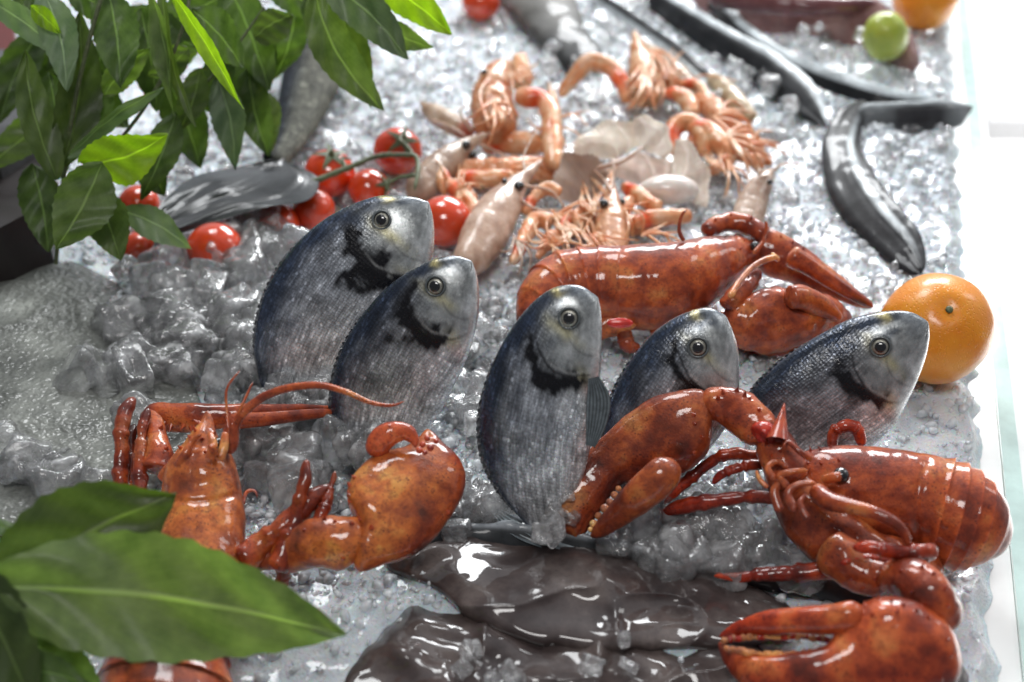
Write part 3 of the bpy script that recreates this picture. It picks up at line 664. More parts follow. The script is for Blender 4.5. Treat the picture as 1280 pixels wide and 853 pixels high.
# --- left front lobster
Cc = thing('lobster', 'orange speckled lobster half hidden under the big leaves, antenna arching right', 'lobster', P(250, 720, 0), 'cooked red lobsters')
spk = lambda t, s, f: np.ones(t.shape + (3,)) * np.array([1.25, 1.75, 1.5])
r = shell([(186, 722, 302, 722, 2.6), (190, 692, 305, 695, 3.0), (198, 655, 307, 655, 3.6), (203, 618, 303, 618, 4.4), (206, 590, 297, 590, 5.2), (219, 566, 288, 566, 5.8), (236, 545, 275, 548, 6.4), (249, 528, 267, 530, 6.8), (257, 512, 262, 513, 7.2)], n=64, m=90, k=.8, cap=(.0, .02), disp=lambda t, s, f: carap(t, s, f, .42, .1), bump=.05, bs=1.3, col=spk)
cc_ = lpart(Cc, 'carapace', r)
mb = MB(); thorns(r, [(238, 548), (244, 538), (249, 529), (268, 545), (270, 552), (226, 560), (284, 566), (256, 565), (253, 548)], mb, .16, .55, (0, .2, .6)); mk('spines', mb, LOB, cc_)
segs(Cc, [(192, 690, 302, 692, 2.8), (180, 720, 300, 722, 2.6), (165, 750, 292, 752, 2.3), (150, 785, 285, 790, 2.0), (135, 820, 285, 828, 1.8), (125, 850, 290, 860, 1.6), (120, 880, 290, 890, 1.4)], 6, k=.7, flare=.05)
p, nn = on(r, 272, 556); mk('eye', sphere(p + nn * .1, .36), M['black'], Cc)
lpart(Cc, 'eye_stalk', tube([(262, 562, 12, 7.6), (270, 558, 12, 7.6)]))
r1 = tube([(288, 568, 20, 6.2), (288, 548, 22, 6.8), (292, 530, 17, 7.4), (305, 515, 12, 7.8), (330, 496, 11, 8.4), (362, 485, 10, 8.9), (400, 482, 9, 9.2), (432, 490, 7.5, 9.2), (462, 503, 6, 8.8), (488, 507, 4.5, 8.6), (506, 502, 2.5, 8.6)], m=150, n=14, disp=lambda t, s, f: .028 * np.sin(t * 420) * (t < .75))
lpart(Cc, 'antenna', r1, 'thick antenna arching over to the dark blue bream')
for q in ([(286, 540, 4, 7.6), (283, 510, 3.5, 8.4), (284, 485, 3, 9.2), (300, 463, 2, 9.8)], [(292, 530, 4, 7.6), (303, 505, 3, 8.4), (316, 478, 2, 9.0)], [(296, 518, 4, 7.6), (306, 500, 3, 8.0), (312, 488, 2, 8.3)], [(303, 632, 5, 3.6), (308, 616, 5, 3.8), (318, 614, 4, 3.8), (322, 622, 2, 3.6)]):
    lpart(Cc, 'antennule', tube(q, n=8, m=30))
for q in ([(222, 585, 14, 6), (232, 568, 12, 6.6), (240, 552, 8, 7.0), (252, 542, 4, 7.4)], [(262, 575, 12, 6.8), (266, 556, 12, 7.4), (262, 540, 8, 7.6)], [(275, 575, 12, 6.6), (280, 558, 12, 7.0), (282, 540, 9, 7.4)]):
    o = lpart(Cc, 'mouthpart', tube(q, col=lambda t, s, f: np.ones(t.shape + (3,)) * np.array([1.2, 1.6, 1.8])))
# long claw behind
r = shell([(178, 508, 178, 535, 3.2, .8), (200, 503, 205, 540, 3.6, .75), (240, 504, 245, 540, 3.8, .7), (290, 505, 290, 534, 3.8, .7), (340, 505, 340, 522, 3.6, .8), (380, 505, 380, 516, 3.3, .8), (417, 507, 417, 514, 3.0, .8)], n=36, m=70, cap=(.06, .03), bump=.05)
q3 = lpart(Cc, 'claw', r, 'long slim claw lying straight behind the head')
lpart(Cc, 'pincer', tube([(285, 527, 22, 4.2), (320, 525, 19, 4.0), (360, 521, 16, 3.7), (400, 517, 12, 3.3), (420, 515, 6, 3.1)], n=20, m=40, k=.8), parent=q3)
mb = MB(); thorns(r, [(205, 528), (215, 533), (228, 533), (240, 534), (255, 534), (268, 532)], mb, .2, .6, (0, -.3, -.6)); mk('spines', mb, LOB, q3)
for q in ([(196, 590, 40, 4.0), (198, 560, 32, 4.6), (192, 535, 28, 4.6), (184, 518, 24, 4.2)], [(208, 600, 26, 4.4), (222, 578, 22, 5.4), (238, 560, 15, 6.2)]):
    r = tube(q, n=24, m=36, bump=.1); o = lpart(Cc, 'arm_joint', r); mb = MB(); thorns(r, [(q[i][0] + 8, q[i][1]) for i in (1, 2)], mb, .2, .6, (.4, 0, .4)); mk('spines', mb, LOB, o)
for q in ([(150, 640, 20, 2.4), (151, 600, 20, 3.4), (152, 560, 19, 4.4), (154, 525, 18, 5.2), (163, 504, 16, 5.5), (170, 500, 8, 5.4)], [(176, 640, 18, 3.2), (175, 600, 18, 4.0), (176, 560, 16, 4.8), (180, 530, 12, 5.4), (186, 510, 8, 5.8)],
          [(162, 650, 14, 2.2), (164, 600, 14, 3), (164, 560, 13, 3.6), (168, 530, 11, 4)],
          [(300, 705, 38, 3.0), (325, 682, 32, 3.4), (352, 660, 30, 4.0), (378, 636, 26, 4.6), (402, 614, 16, 5.0), (420, 605, 6, 5.0)],
          [(345, 715, 30, 2.8), (355, 690, 26, 3.4), (368, 650, 22, 4.4), (376, 620, 17, 5.4), (381, 598, 14, 6.0), (383, 574, 9, 6.6)],
          [(395, 655, 16, 4.2), (406, 635, 15, 4.6), (414, 610, 10, 5.0), (419, 588, 4, 5.4)], [(340, 690, 20, 2.6), (352, 712, 18, 1.6), (352, 742, 12, .2)], [(250, 700, 20, 2.0), (290, 705, 24, 2.2), (330, 700, 28, 2.6), (360, 695, 30, 3.0)]):
    r = tube(q, n=18, m=48, bump=.08, bs=1.6, disp=JN, col=lambda t, s, f: np.ones(t.shape + (3,)) * mix(np.array([.9, .75, .7]), np.array([.45, .35, .45]), t)); lpart(Cc, 'leg', r)
r = tube([(340, 700, 36, 2.8), (365, 690, 52, 3.2), (400, 678, 66, 3.8), (430, 680, 70, 3.8), (452, 690, 54, 3.4)], n=32, m=50, k=.75, bump=.12, bs=.8, cap=(.15, .12), col=spk); o = lpart(Cc, 'arm_joint', r)
mb = MB(); thorns(r, [(405, 650), (420, 652), (428, 700), (440, 655), (380, 665)], mb, .2, .35, (0, 0, .4)); mk('spines', mb, LOB, o)
cl = [(444, 682, 440, 718, 3.4, .8), (450, 655, 478, 708, 3.8, .7), (434, 622, 520, 692, 4.2, .55), (440, 596, 553, 662, 4.6, .5), (462, 575, 577, 625, 5.0, .5), (482, 566, 582, 596, 5.3, .5), (505, 560, 572, 572, 5.6, .55), (522, 548, 552, 552, 5.9, .6), (531, 535, 540, 538, 6.2, .7)]
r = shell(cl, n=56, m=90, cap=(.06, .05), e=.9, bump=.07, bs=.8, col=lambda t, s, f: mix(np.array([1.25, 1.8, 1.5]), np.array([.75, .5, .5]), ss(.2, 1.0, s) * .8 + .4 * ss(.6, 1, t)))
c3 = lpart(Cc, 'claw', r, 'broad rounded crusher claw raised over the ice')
mb = MB(); thorns(r, [(436, 618), (438, 607), (443, 597), (437, 628), (450, 650), (465, 660), (560, 640)], mb, .2, .38, (-.4, 0, .3)); mk('spines', mb, LOB, c3)
lpart(Cc, 'pincer', tube([(470, 572, 28, 6.2), (474, 554, 32, 6.8), (488, 542, 30, 7.2), (506, 540, 24, 7.2), (518, 550, 14, 6.9), (519, 560, 6, 6.7)], n=24, m=50, k=.8, bump=.06, cap=(.15, .1), col=lambda t, s, f: np.ones(t.shape + (3,)) * np.array([1.3, 1.2, 1.4])), parent=c3)
mb = MB()
for x, y, s_ in ((528, 556, .16), (534, 548, .15), (524, 563, .18), (538, 560, .18), (545, 552, .14), (531, 566, .13)): sphere(P(x, y, 7.2), s_, mb=mb, col=lambda l: np.ones((len(l), 3)) * np.array([1.5, 1.3, 1.8]))
mk('claw_teeth', mb, LOB, c3)

def drape(st, H=.7, base=.15, m=120, n=90, folds=None, amp=.25, fs=.35, col=None, edge=.35):
    A = np.array(st, float); t = np.linspace(0, len(A) - 1, m); S = cr(A, t); u = np.linspace(0, 1, m)[:, None]; v = np.linspace(-1, 1, n)[None]
    X = S[:, 0:1] * (1 - v) / 2 + S[:, 2:3] * (1 + v) / 2; Y = S[:, 1:2] * (1 - v) / 2 + S[:, 3:4] * (1 + v) / 2
    wv = fbm(np.stack([X * .03, Y * .03, 0 * X], -1), 2); X = X + 6 * wv * np.abs(v) ** 4; Y = Y + 5 * wv * np.abs(v) ** 4
    G0 = P(X, Y, 0 * X); en = np.minimum(1, np.minimum(u, 1 - u) / .12) + 0 * v
    pr = (1 - np.abs(v) ** 4) ** edge * np.sqrt(np.clip(en * (2 - en), 0, 1))
    nf = fbm(G0 * fs + 4, 3); rid = 1 - np.abs(vnoise(G0 * fs * 1.3 + 31))
    h = base + pr * (H + amp * nf + amp * .8 * rid ** 3) - .5 * (1 - pr)
    if folds is not None: h = h + pr * folds(u + 0 * v, v + 0 * u, G0)
    V = P(X, Y, h)
    return MB().add(V, grid_faces(m, n, False), None if col is None else col(u + 0 * v, v + 0 * u, G0))
# ------------------------------------------------------------------ dark squid at the front edge
Sq = thing('squid', 'dark brown wet squid body sprawled along the bottom edge', 'squid', P(720, 800, 0))
mk('fin', drape([(425, 850, 452, 920), (470, 800, 500, 940), (520, 752, 590, 950), (590, 730, 680, 960), (690, 735, 770, 960), (790, 745, 860, 960), (870, 770, 930, 950), (930, 795, 965, 930), (965, 820, 975, 880)], H=.3, base=.15, m=200, n=160, amp=.55, fs=.26, edge=.6,
    folds=lambda u, v, g: .16 * np.sin(g[..., 0] * .9 + g[..., 1] * 1.6 + 2 * vnoise(g * .3))), M['squid'], Sq)
mk('mantle', drape([(478, 700, 486, 714), (520, 676, 545, 742), (580, 664, 600, 785), (660, 668, 680, 810), (750, 682, 760, 815), (840, 700, 835, 815), (920, 722, 905, 815), (975, 748, 950, 800), (1005, 775, 985, 800)], H=.55, base=.30, m=180, n=110, amp=.45, fs=.22, edge=.6), M['squid'], Sq)
# a dark thin fish lying behind the squid's edge
D2 = thing('flat_fish', 'slim silvery fish lying between the middle bream tail and the squid', 'fish', P(760, 690, 0))
r = shell([(470, 690, 476, 700, .7, .5), (560, 656, 566, 680, .6, .3), (640, 654, 646, 686, .6, .25), (740, 668, 745, 704, .6, .25), (850, 690, 850, 722, .5, .25), (950, 704, 956, 738, .5, .25), (1040, 715, 1050, 760, .5, .35), (1110, 745, 1115, 765, .4, .4)], n=40, m=100, cap=(.03, .05), bump=.18, bs=.7, col=lambda t, s, f: mix(np.array([.42, .46, .5]), np.array([.05, .055, .06]), ss(-.8, -.35, s)))
mk('body', r.mb, M['ribbon'], D2)
D3 = thing('flat_fish', 'silver grey fish tail poking from under the lowest lobster claw', 'fish', P(1200, 850, 0))
r = shell([(1120, 790, 1080, 880, .3, .2), (1180, 800, 1150, 900, .2, .15), (1215, 850, 1190, 900, .1, .1)], n=30, m=50, cap=(.04, .05), bump=.05, col=lambda t, s, f: np.ones(t.shape + (3,)) * (.35 + .22 * np.sin(s * 38))[..., None])
mk('body', r.mb, M['ribbon'], D3)
# ------------------------------------------------------------------ large grey fish on the left
G = thing('grey_fish', 'big flat grey fish with pebbled skin, half buried under melting ice at the left edge', 'fish', P(40, 480, 0))
gcol = lambda u, v, g: mix(np.array([.95, .97, .93]), np.array([.30, .31, .30]), ss(-.55, -1, v) * .9) * (1 + .25 * fbm(g * .5, 3))[..., None]  # shadow along the top edge is painted into the skin colour
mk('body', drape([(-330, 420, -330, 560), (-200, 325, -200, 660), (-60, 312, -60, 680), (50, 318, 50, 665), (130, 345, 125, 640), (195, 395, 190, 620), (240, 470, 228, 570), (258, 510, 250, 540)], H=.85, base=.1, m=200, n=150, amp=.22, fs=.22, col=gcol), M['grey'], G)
# ------------------------------------------------------------------ scaled fish tail, top left
T_ = thing('scaled_fish', 'grey fish with large scales behind the leaves, its broad tail fin spread over the tomatoes', 'fish', P(380, 170, 0))
r = shell([(400, -60, 500, -40, 2.5), (380, 0, 470, 10, 2.6), (362, 50, 440, 60, 2.6), (352, 100, 424, 110, 2.6), (345, 140, 402, 150, 2.7), (340, 175, 378, 185, 3.0), (326, 195, 352, 215, 3.4)], n=44, m=90, k=.6, cap=(.05, .02),
          col=lambda t, s, f: mix(np.array([.010, .014, .02]), np.array([.085, .085, .068]), ss(-.7, .1, s)), disp=lambda t, s, f: 0 * t)
o = mk('body', r.mb, M['scaled'], T_); at = o.data.attributes.new('Body', 'FLOAT', 'POINT'); at.data.foreach_set('value', np.ones(len(o.data.vertices), np.float32))
mb = MB(); nu, nv = 60, 30
U, Vv_ = np.meshgrid(np.linspace(0, 1, nu), np.linspace(0, 1, nv), indexing='ij')
Lp = cr(np.array([(352, 196), (300, 208), (245, 220), (210, 245), (190, 272)]), np.linspace(0, 4, nu)); Rp = cr(np.array([(360, 204), (397, 222), (385, 250), (320, 262), (215, 296)]), np.linspace(0, 4, nu))
X = Lp[:, None, 0] * (1 - Vv_) + Rp[:, None, 0] * Vv_; Yp = Lp[:, None, 1] * (1 - Vv_) + Rp[:, None, 1] * Vv_
H = 3.6 + .5 * np.sin(U * 3) - .6 * U + .03 * np.sin(Vv_ * 110) + .3 * fbm(np.stack([U * 4, Vv_ * 4, 0 * U], -1), 2)
mb.add(P(X, Yp, H), grid_faces(nu, nv, False), (np.array([.15, .165, .175]) * (1 + .30 * np.sin(Vv_ * 110 + U * 3) + .5 * fbm(np.stack([U * 6, Vv_ * 3, 0 * U], -1), 3) + .5 * np.exp(-(Vv_ / .2) ** 2))[..., None]))
mk('tail_fin', mb, M['fin'], T_)

# ------------------------------------------------------------------ ribbon fish, top right
rib = lambda lo, hi, a=-.3, b=.2: (lambda t, s, f: mix(np.array(lo), np.array(hi), ss(a, b, s)))
LT = np.array([.75, .82, .85]); DK = np.array([.02, .022, .026])
def ribbon(label, pts, col, k=.6):
    o = thing('ribbon_fish', label, 'fish', P(pts[len(pts) // 2][0], pts[len(pts) // 2][1], 0), 'dark silvery ribbon fish at the back')
    r = tube(pts, n=36, m=90, k=k * .5, cap=(.10, .14), col=col, bump=.10, bs=.6, disp=lambda t, s, f: .10 * np.exp(-((s + .3) / .08) ** 2) - .08 * np.exp(-((s - .35) / .12) ** 2)); mk('body', r.mb, M['ribbon'], o)
    return o, r
def c_curve(t, s, f):
    w = np.exp(-((s + .25) / .20) ** 2) * ss(.12, .35, t) * (1 - .6 * ss(.75, 1, t))
    return mix(np.array([.10, .10, .11]) * (1 - .7 * ss(.6, .9, t))[..., None], LT * 1.1, w)
ribbon('black silver ribbon fish curving down the right side to the orange', [(1152, 342, 36, .9), (1125, 305, 56, 1.1), (1088, 265, 66, 1.2), (1062, 225, 62, 1.2), (1052, 185, 48, 1.1), (1062, 150, 38, 1.1), (1082, 126, 16, 1.1)][::-1],
       lambda t, s, f: mix(mix(np.array([.02, .02, .024]), np.array([.12, .12, .12]), np.exp(-((s - .3) / .4) ** 2) * (1 - t)), LT * 1.2, np.exp(-((s + .42 ) / .13) ** 4) * ss(.05, .25, t) * ss(1.02, .7, t)))
ribbon('ribbon fish tail end lying flat toward the counter edge', [(1070, 148, 34, .6), (1100, 148, 40, .8), (1150, 147, 40, .8), (1190, 143, 36, .7), (1216, 134, 12, .6)], lambda t, s, f: mix(LT * .9, np.array([.05, .05, .055]), ss(-.9, -.55, s) * (1 - .3 * np.sin(t * 9))))
ribbon('long ribbon fish sweeping under the lime', [(880, -10, 24, 1.2), (930, 40, 24, 1.2), (985, 78, 26, 1.1), (1050, 105, 28, 1.0), (1120, 124, 22, .9), (1185, 128, 12, .8)], lambda t, s, f: mix(LT * 1.1, DK * .7, ss(-.12, .02, s)))
ribbon('long dark ribbon fish ending beside the curved one', [(790, -20, 26, 1.0), (850, 20, 34, 1.0), (905, 55, 42, 1.0), (955, 85, 48, 1.0), (1000, 120, 46, 1.0), (1035, 160, 12, .7)], lambda t, s, f: mix(LT, DK * .8, ss(-.6, -.48, s)))
ribbon('thin dark ribbon fish beside the upper prawns', [(735, -10, 15, 1.5), (790, 25, 16, 1.4), (840, 60, 17, 1.4), (880, 95, 18, 1.3), (905, 125, 8, 1.0)], lambda t, s, f: mix(DK, LT, ss(.1, .25, s)))
ribbon('thin silver ribbon fish below the grey fish', [(700, 5, 22, .8), (730, 40, 20, .8), (755, 75, 16, .8), (785, 110, 7, .7)], lambda t, s, f: mix(LT * 1.1, np.array([.2, .22, .24]), ss(.3, .8, s)))
g2 = thing('grey_fish', 'olive grey fish at the top edge beside the single red tomato', 'fish', P(680, 20, 0))
r = shell([(580, -60, 700, -70, 1.2), (610, -20, 712, -25, 1.4), (640, 15, 722, 10, 1.4), (665, 45, 735, 40, 1.2), (690, 70, 752, 62, .9), (715, 90, 765, 85, .6)], n=40, m=60, k=.4, cap=(.04, .08), bump=.15, bs=.5, col=lambda t, s, f: mix(np.array([.20, .19, .17]), np.array([.05, .05, .05]), ss(.35, .9, t)) * (1 + .5 * np.exp(-((s - .2) / .1) ** 2))[..., None])
mk('body', r.mb, M['ribbon'], g2)
ps = thing('squid', 'glossy pink purple squid heaped behind the lime at the top', 'squid', P(1000, 20, 0))
r = shell([(850, -20, 880, 20, 1.0, .3), (920, -40, 920, 45, 1.4, .3), (990, -50, 990, 75, 1.7, .3), (1050, -40, 1050, 90, 1.6, .3), (1110, 10, 1105, 97, 1.2, .3), (1150, 60, 1145, 95, .7, .4)], n=50, m=90, cap=(.05, .08), bump=.4, bs=.5)
mk('mantle', r.mb, M['pinksquid'], ps)
r = tube([(885, -5, 26, 3.0), (950, 3, 26, 3.6), (1020, 8, 24, 3.8), (1085, 8, 20, 3.8), (1115, 14, 8, 3.6)], n=24, m=50, bump=.08, col=lambda t, s, f: np.ones(t.shape + (3,)) * np.array([.55, .35, .4])); mk('tentacle', r.mb, M['pinksquid'], ps)

# ------------------------------------------------------------------ fruit
def fruit(name, label, cat, x, y, rpx, h, mat, sq=(1, 1, .97), group=None):
    z = zat(x, y, h); c = W(x, y, z); rr = rpx * z / FPX
    mb = sphere(np.zeros(3), rr, seg=64, rings=40, sq=sq); v = mb.v[0]
    v += norm(v) * (.03 * rr * fbm(v * .5 / rr * 3 + x, 2))[:, None]
    # dimple at the pole
    l = norm(v); w = np.exp(-((1 - l[:, 2]) / .02)); v -= l * (w * rr * .06)[:, None]
    R_ = np.array(Matrix.Rotation(math.radians(35), 3, 'X') @ Matrix.Rotation(math.radians(x % 50 - 25), 3, 'Y')); mb.v[0] = v @ R_.T + c
    o = thing(name, label, cat, c - [0, 0, rr], group); mk('peel', mb, mat, o)
    ax = R_ @ np.array([0, 0, 1.0]); b = MB(); sphere(c + ax * rr * .95, rr * .07, frame(ax), mb=b, sq=(1, 1, .4), seg=10, rings=6); mk('stem_end', b, M['green'], o)
fruit('orange', 'whole orange on the ice beside the last bream', 'orange', 1170, 411, 69, 3.6, M['orange'])
fruit('orange', 'orange cut off by the top edge of the picture, beside the lime', 'orange', 1157, -1, 39, 3.2, M['orange'])
fruit('lime', 'yellow green lime resting on the pink squid', 'lime', 1107, 46, 31, 3.4, M['lime'], (.9, .9, 1.15))
def tomato(x, y, rpx, label, h=1.6, ca=None, sqz=.95):
    z = zat(x, y, h); c = W(x, y, z); rr = rpx * z / FPX
    mb = sphere(c, rr, seg=48, rings=32, sq=(1, 1, sqz)); o = thing('tomato', label, 'tomato', c - [0, 0, rr], 'cherry tomatoes')
    mk('fruit', mb, M['tomato'], o)
    if ca is not None:
        ax = norm(np.array(ca, float)); fr = frame(ax); b = MB(); top = c + ax * rr * .97
        for k_ in range(5):
            a = k_ * 1.257 + x; d = fr[0] * math.cos(a) + fr[1] * math.sin(a); e_ = np.cross(ax, d)
            vs = []
            for u in np.linspace(0, 1, 6):
                w = .16 * rr * (1 - u) ** .7 + .01; cen = c + norm(ax * math.cos(u * .75) + d * math.sin(u * .75)) * rr * (1.02 + .12 * u * u)
                vs += [cen - e_ * w, cen + ax * .02, cen + e_ * w]
            b.add(vs, grid_faces(6, 3, False))
        cone(b, top, ax, .16 * rr, .35 * rr); mk('calyx', b, M['green'], o)
    return o
up = (0, -.55, .8)
tomato(497, 189, 31, 'red tomato with green calyx, topmost at the end of the vine', 1.9, (.3, -.6, .8))
tomato(412, 217, 32, 'red tomato under the left end of the vine', 1.8, (.2, -.3, 1))
tomato(461, 236, 26, 'orange red tomato between the vine and the rear bream', 1.4, (.9, -.3, .4))
tomato(556, 277, 34, 'big red tomato against the rear bream snout', 1.8)
tomato(392, 262, 27, 'red tomato touching the tail fin tip', 1.4)
tomato(345, 282, 30, 'dark red tomato in shadow under the tail fin', 1.0)
tomato(268, 309, 35, 'bright orange red tomato lowest beside the leaves', 1.8, sqz=.85)
tomato(174, 256, 26, 'orange tomato tucked behind the leaves at the left', 1.8)
tomato(176, 312, 24, 'dark red tomato under the glossy low leaf', 1.0)
tomato(601, 3, 24, 'single red tomato at the top edge near the grey fish', 1.6)
tomato(300, 262, 24, 'dark red tomato hidden behind the lowest tomato', .8)
vn = thing('tomato_vine', 'brown green vine stalk joining the tomatoes', 'vine', P(460, 215, 0))
mb = MB()
for q in ([(372, 236, 8, 3.4), (400, 224, 8, 3.6), (440, 208, 7, 4.0), (470, 196, 7, 4.2), (500, 194, 6.5, 4.3), (520, 196, 6, 4.2), (522, 215, 6, 4.0), (518, 240, 5.5, 3.4)], [(520, 219, 5, 4.0), (500, 222, 5, 3.6), (485, 230, 5, 3.2), (484, 240, 4, 2.8)],
          [(518, 196, 5, 4.2), (508, 182, 5, 4.4), (500, 175, 5, 4.4), (503, 168, 3, 4.5)], [(432, 210, 4, 4.0), (428, 198, 4, 4.2), (440, 200, 3, 4.2)], [(468, 196, 4, 4.2), (460, 190, 3, 4.4)]):
    tube(q, n=10, m=40, mb=mb, bump=.05, bs=2)
mk('stalk', mb, M['green'], vn)

# ------------------------------------------------------------------ prawns and langoustines
def legs_fan(root, x, y, ang, n=5, ln=26, h=1.5, mat='lang', spread=60, w=3):
    for i in range(n):
        a = math.radians(ang + (i / (max(1, n - 1)) - .5) * spread + rng.normal() * 14); b = a + 1.6 * (rng.random() - .4); ln = ln * (.8 + .4 * rng.random()); x += rng.normal() * 2.5; y += rng.normal() * 2.5
        x2, y2 = x + math.cos(a) * ln * .55, y + math.sin(a) * ln * .55; x3, y3 = x2 + math.cos(b + .5) * ln * .5, y2 + math.sin(b + .5) * ln * .5
        mk('leg', tube([(x, y, w, h + 1), (x2, y2, w * .8, h + 1.2), (x3, y3, w * .4, h)], n=8, m=14).mb, M[mat], root)
def whisk(root, pts, mat='lang'): mk('antenna', tube(pts, n=6, m=36).mb, M[mat], root)
def prawn(label, pts, mat='prawn', eyes=(), whiskers=(), legs=None, rost=None, col=None):
    o = thing('prawn', label, 'prawn', P(pts[0][0], pts[0][1], 0), 'raw prawns on the ice')
    r = tube(pts, n=32, m=60, k=.8, cap=(.12, .04), bump=.05, bs=1.2, disp=lambda t, s, f: -.05 * np.exp(-((t - .42) / .012) ** 2) - .05 * np.exp(-((t - .2) / .012) ** 2), col=col)
    mk('body', r.mb, M[mat], o)
    for (x, y, rp) in eyes:
        p, nn = on(r, x, y); q = p + nn * .12; mk('eye', sphere(q, rp * r.z.mean() / FPX, sq=(1, 1, 1)), M['black'], o)
    for q in whiskers: whisk(o, q, mat)
    if legs: legs_fan(o, *legs, mat=mat)
    return o, r
prawn('grey brown prawn pointing up right beside the topmost tomato', [(515, 250, 34, 1.6), (535, 226, 44, 1.9), (557, 204, 40, 2.2), (578, 187, 24, 2.5), (598, 173, 11, 2.8), (615, 165, 3, 3.0)], eyes=((581, 182, 6), (595, 198, 6)), whiskers=([(598, 180, 4, 2.6), (625, 192, 3, 2.4), (650, 205, 2, 1.8)], [(590, 188, 3, 2.6), (560, 196, 3, 2.8), (530, 210, 2, 2.8)]),
      col=lambda t, s, f: mix(np.array([.72, .66, .6]), np.array([1.3, 1.4, 1.4]), ss(.45, .9, t)))
prawn('large translucent pink prawn leaning over the gap between the rear breams', [(570, 345, 30, 1.4), (592, 318, 50, 1.8), (608, 290, 60, 2.2), (625, 262, 54, 2.6), (640, 240, 36, 3.0), (655, 222, 18, 3.4), (678, 200, 4, 3.8)], eyes=((649, 234, 7), (632, 228, 4)),
      whiskers=([(658, 222, 4, 3.6), (655, 195, 3, 4.2), (672, 160, 2, 4.8)], [(650, 250, 4, 3.0), (672, 262, 3, 2.6), (700, 262, 2, 2.2)], [(655, 232, 4, 3.4), (690, 240, 3, 3.2), (712, 270, 2, 1.8)]), legs=(640, 300, 50, 6, 44, 1.2), col=lambda t, s, f: np.ones(t.shape + (3,)) * np.array([1.05, .98, .95]))
prawn('orange prawn head pointing straight up behind the rear lobster', [(764, 330, 40, 1.4), (764, 300, 46, 1.8), (764, 275, 38, 2.4), (764, 250, 22, 3.0), (764, 230, 8, 3.4), (765, 215, 2, 3.8)], eyes=((757, 256, 6), (777, 252, 4)), mat='prawn',
      whiskers=([(764, 240, 4, 3.6), (755, 225, 3, 4.0), (742, 212, 2, 4.6)], [(766, 236, 3, 3.6), (768, 215, 3, 4.2), (766, 200, 2, 4.6)], [(745, 210, 5, 3.6), (775, 203, 6, 3.8), (805, 184, 3, 4.2)]), col=lambda t, s, f: np.ones(t.shape + (3,)) * np.array([1.2, .82, .55]))
prawn('beige prawn upright behind the right end of the rear lobster', [(930, 290, 34, 1.2), (936, 268, 42, 1.6), (944, 245, 36, 2.2), (954, 228, 26, 2.8), (966, 212, 8, 3.2)], eyes=((961, 227, 3.5),), whiskers=([(966, 214, 4, 3.2), (980, 205, 3, 3.4), (1000, 206, 2, 3.2)],), legs=(950, 222, -60, 4, 18, 2.6))
prawn('pale prawn with whiskers left of the brown langoustine', [(525, 128, 6, 2.6), (540, 140, 22, 2.2), (560, 152, 28, 2.0), (580, 162, 24, 1.8), (592, 168, 10, 1.6)], col=lambda t, s, f: mix(np.array([1.1, 1.15, 1.1]), np.array([1.0, .3, .2]), ss(.72, .9, t)), whiskers=([(590, 165, 4, 2.4), (575, 140, 3, 3.4), (590, 130, 2, 3.8)], [(540, 150, 4, 2.2), (565, 160, 4, 2.2), (585, 172, 2, 2)]))
prawn('olive prawn lying slantwise between the ribbon fish', [(885, 95, 16, 1.6), (905, 112, 26, 1.7), (925, 132, 26, 1.6), (942, 150, 14, 1.3)], col=lambda t, s, f: np.ones(t.shape + (3,)) * np.array([.95, 1.0, .8]))
prawn('long pale prawn resting below the thin dark ribbon fish', [(800, 55, 12, 2.4), (825, 75, 26, 2.2), (850, 98, 28, 2.0), (872, 120, 18, 1.6), (880, 130, 8, 1.4)], col=lambda t, s, f: np.ones(t.shape + (3,)) * np.array([1.0, 1.08, .95]))

def lang(label, body, claws, base, eyes=(), whiskers=(), legs=(), bcol=(1, 1, 1), name='langoustine'):
    o = thing(name, label, 'langoustine', P(*base, 0), 'orange langoustines on the ice')
    if body:
        r = tube(body, n=28, m=60, k=.8, cap=(.1, .06), bump=.14, bs=1.5, disp=lambda t, s, f: .05 * np.sin(t * 60) * (t < .5), col=lambda t, s, f: np.ones(t.shape + (3,)) * np.array(bcol)); mk('body', r.mb, M['lang'], o)
        for (x, y, rp) in eyes:
            p, nn = on(r, x, y); mk('eye', sphere(p + nn * .1, rp * r.z.mean() / FPX), M['black'], o)
    for q in claws:
        r = tube(q, n=20, m=50, k=.8, bump=.07, bs=1.6, cap=(.08, .06), col=lambda t, s, f: mix(np.array([.95, .95, .9]), np.array([1.0, .30, .15]), np.exp(-((t - .22) / .11) ** 2)) * (1 + .35 * np.exp(-((s + .35) / .2) ** 2))[..., None]); mk('claw', r.mb, M['lang'], o)
    for q in whiskers: whisk(o, q)
    for q in legs: legs_fan(o, *q)
lang('brown langoustine curled upright with a long orange claw hanging at its right', [(640, 175, 40, 1.8), (622, 160, 54, 2.6), (615, 130, 52, 3.4), (618, 105, 42, 4.2), (628, 88, 30, 4.6), (640, 84, 14, 4.4)],
     [[(645, 118, 20, 4.2), (658, 122, 26, 4.4), (676, 124, 24, 4.4), (688, 140, 26, 4.0), (690, 170, 27, 3.2), (692, 195, 25, 2.6), (694, 212, 18, 2.2)], [(600, 180, 24, 1.6), (630, 178, 30, 1.8), (665, 180, 28, 1.8), (690, 182, 16, 1.6)]], (640, 190), eyes=((606, 92, 4),), legs=((615, 130, 80, 7, 50, 3.6, 'lang', 120, 6), (635, 100, 20, 5, 36, 3.8)), bcol=(.82, .72, .62),
     whiskers=([(612, 160, 5, 4.4), (600, 120, 4, 5), (612, 95, 3, 5.2)], [(640, 150, 5, 4), (630, 120, 4, 4.6), (612, 112, 3, 5)], [(600, 140, 5, 4), (618, 150, 4, 4.4), (640, 140, 3, 4.4)]))
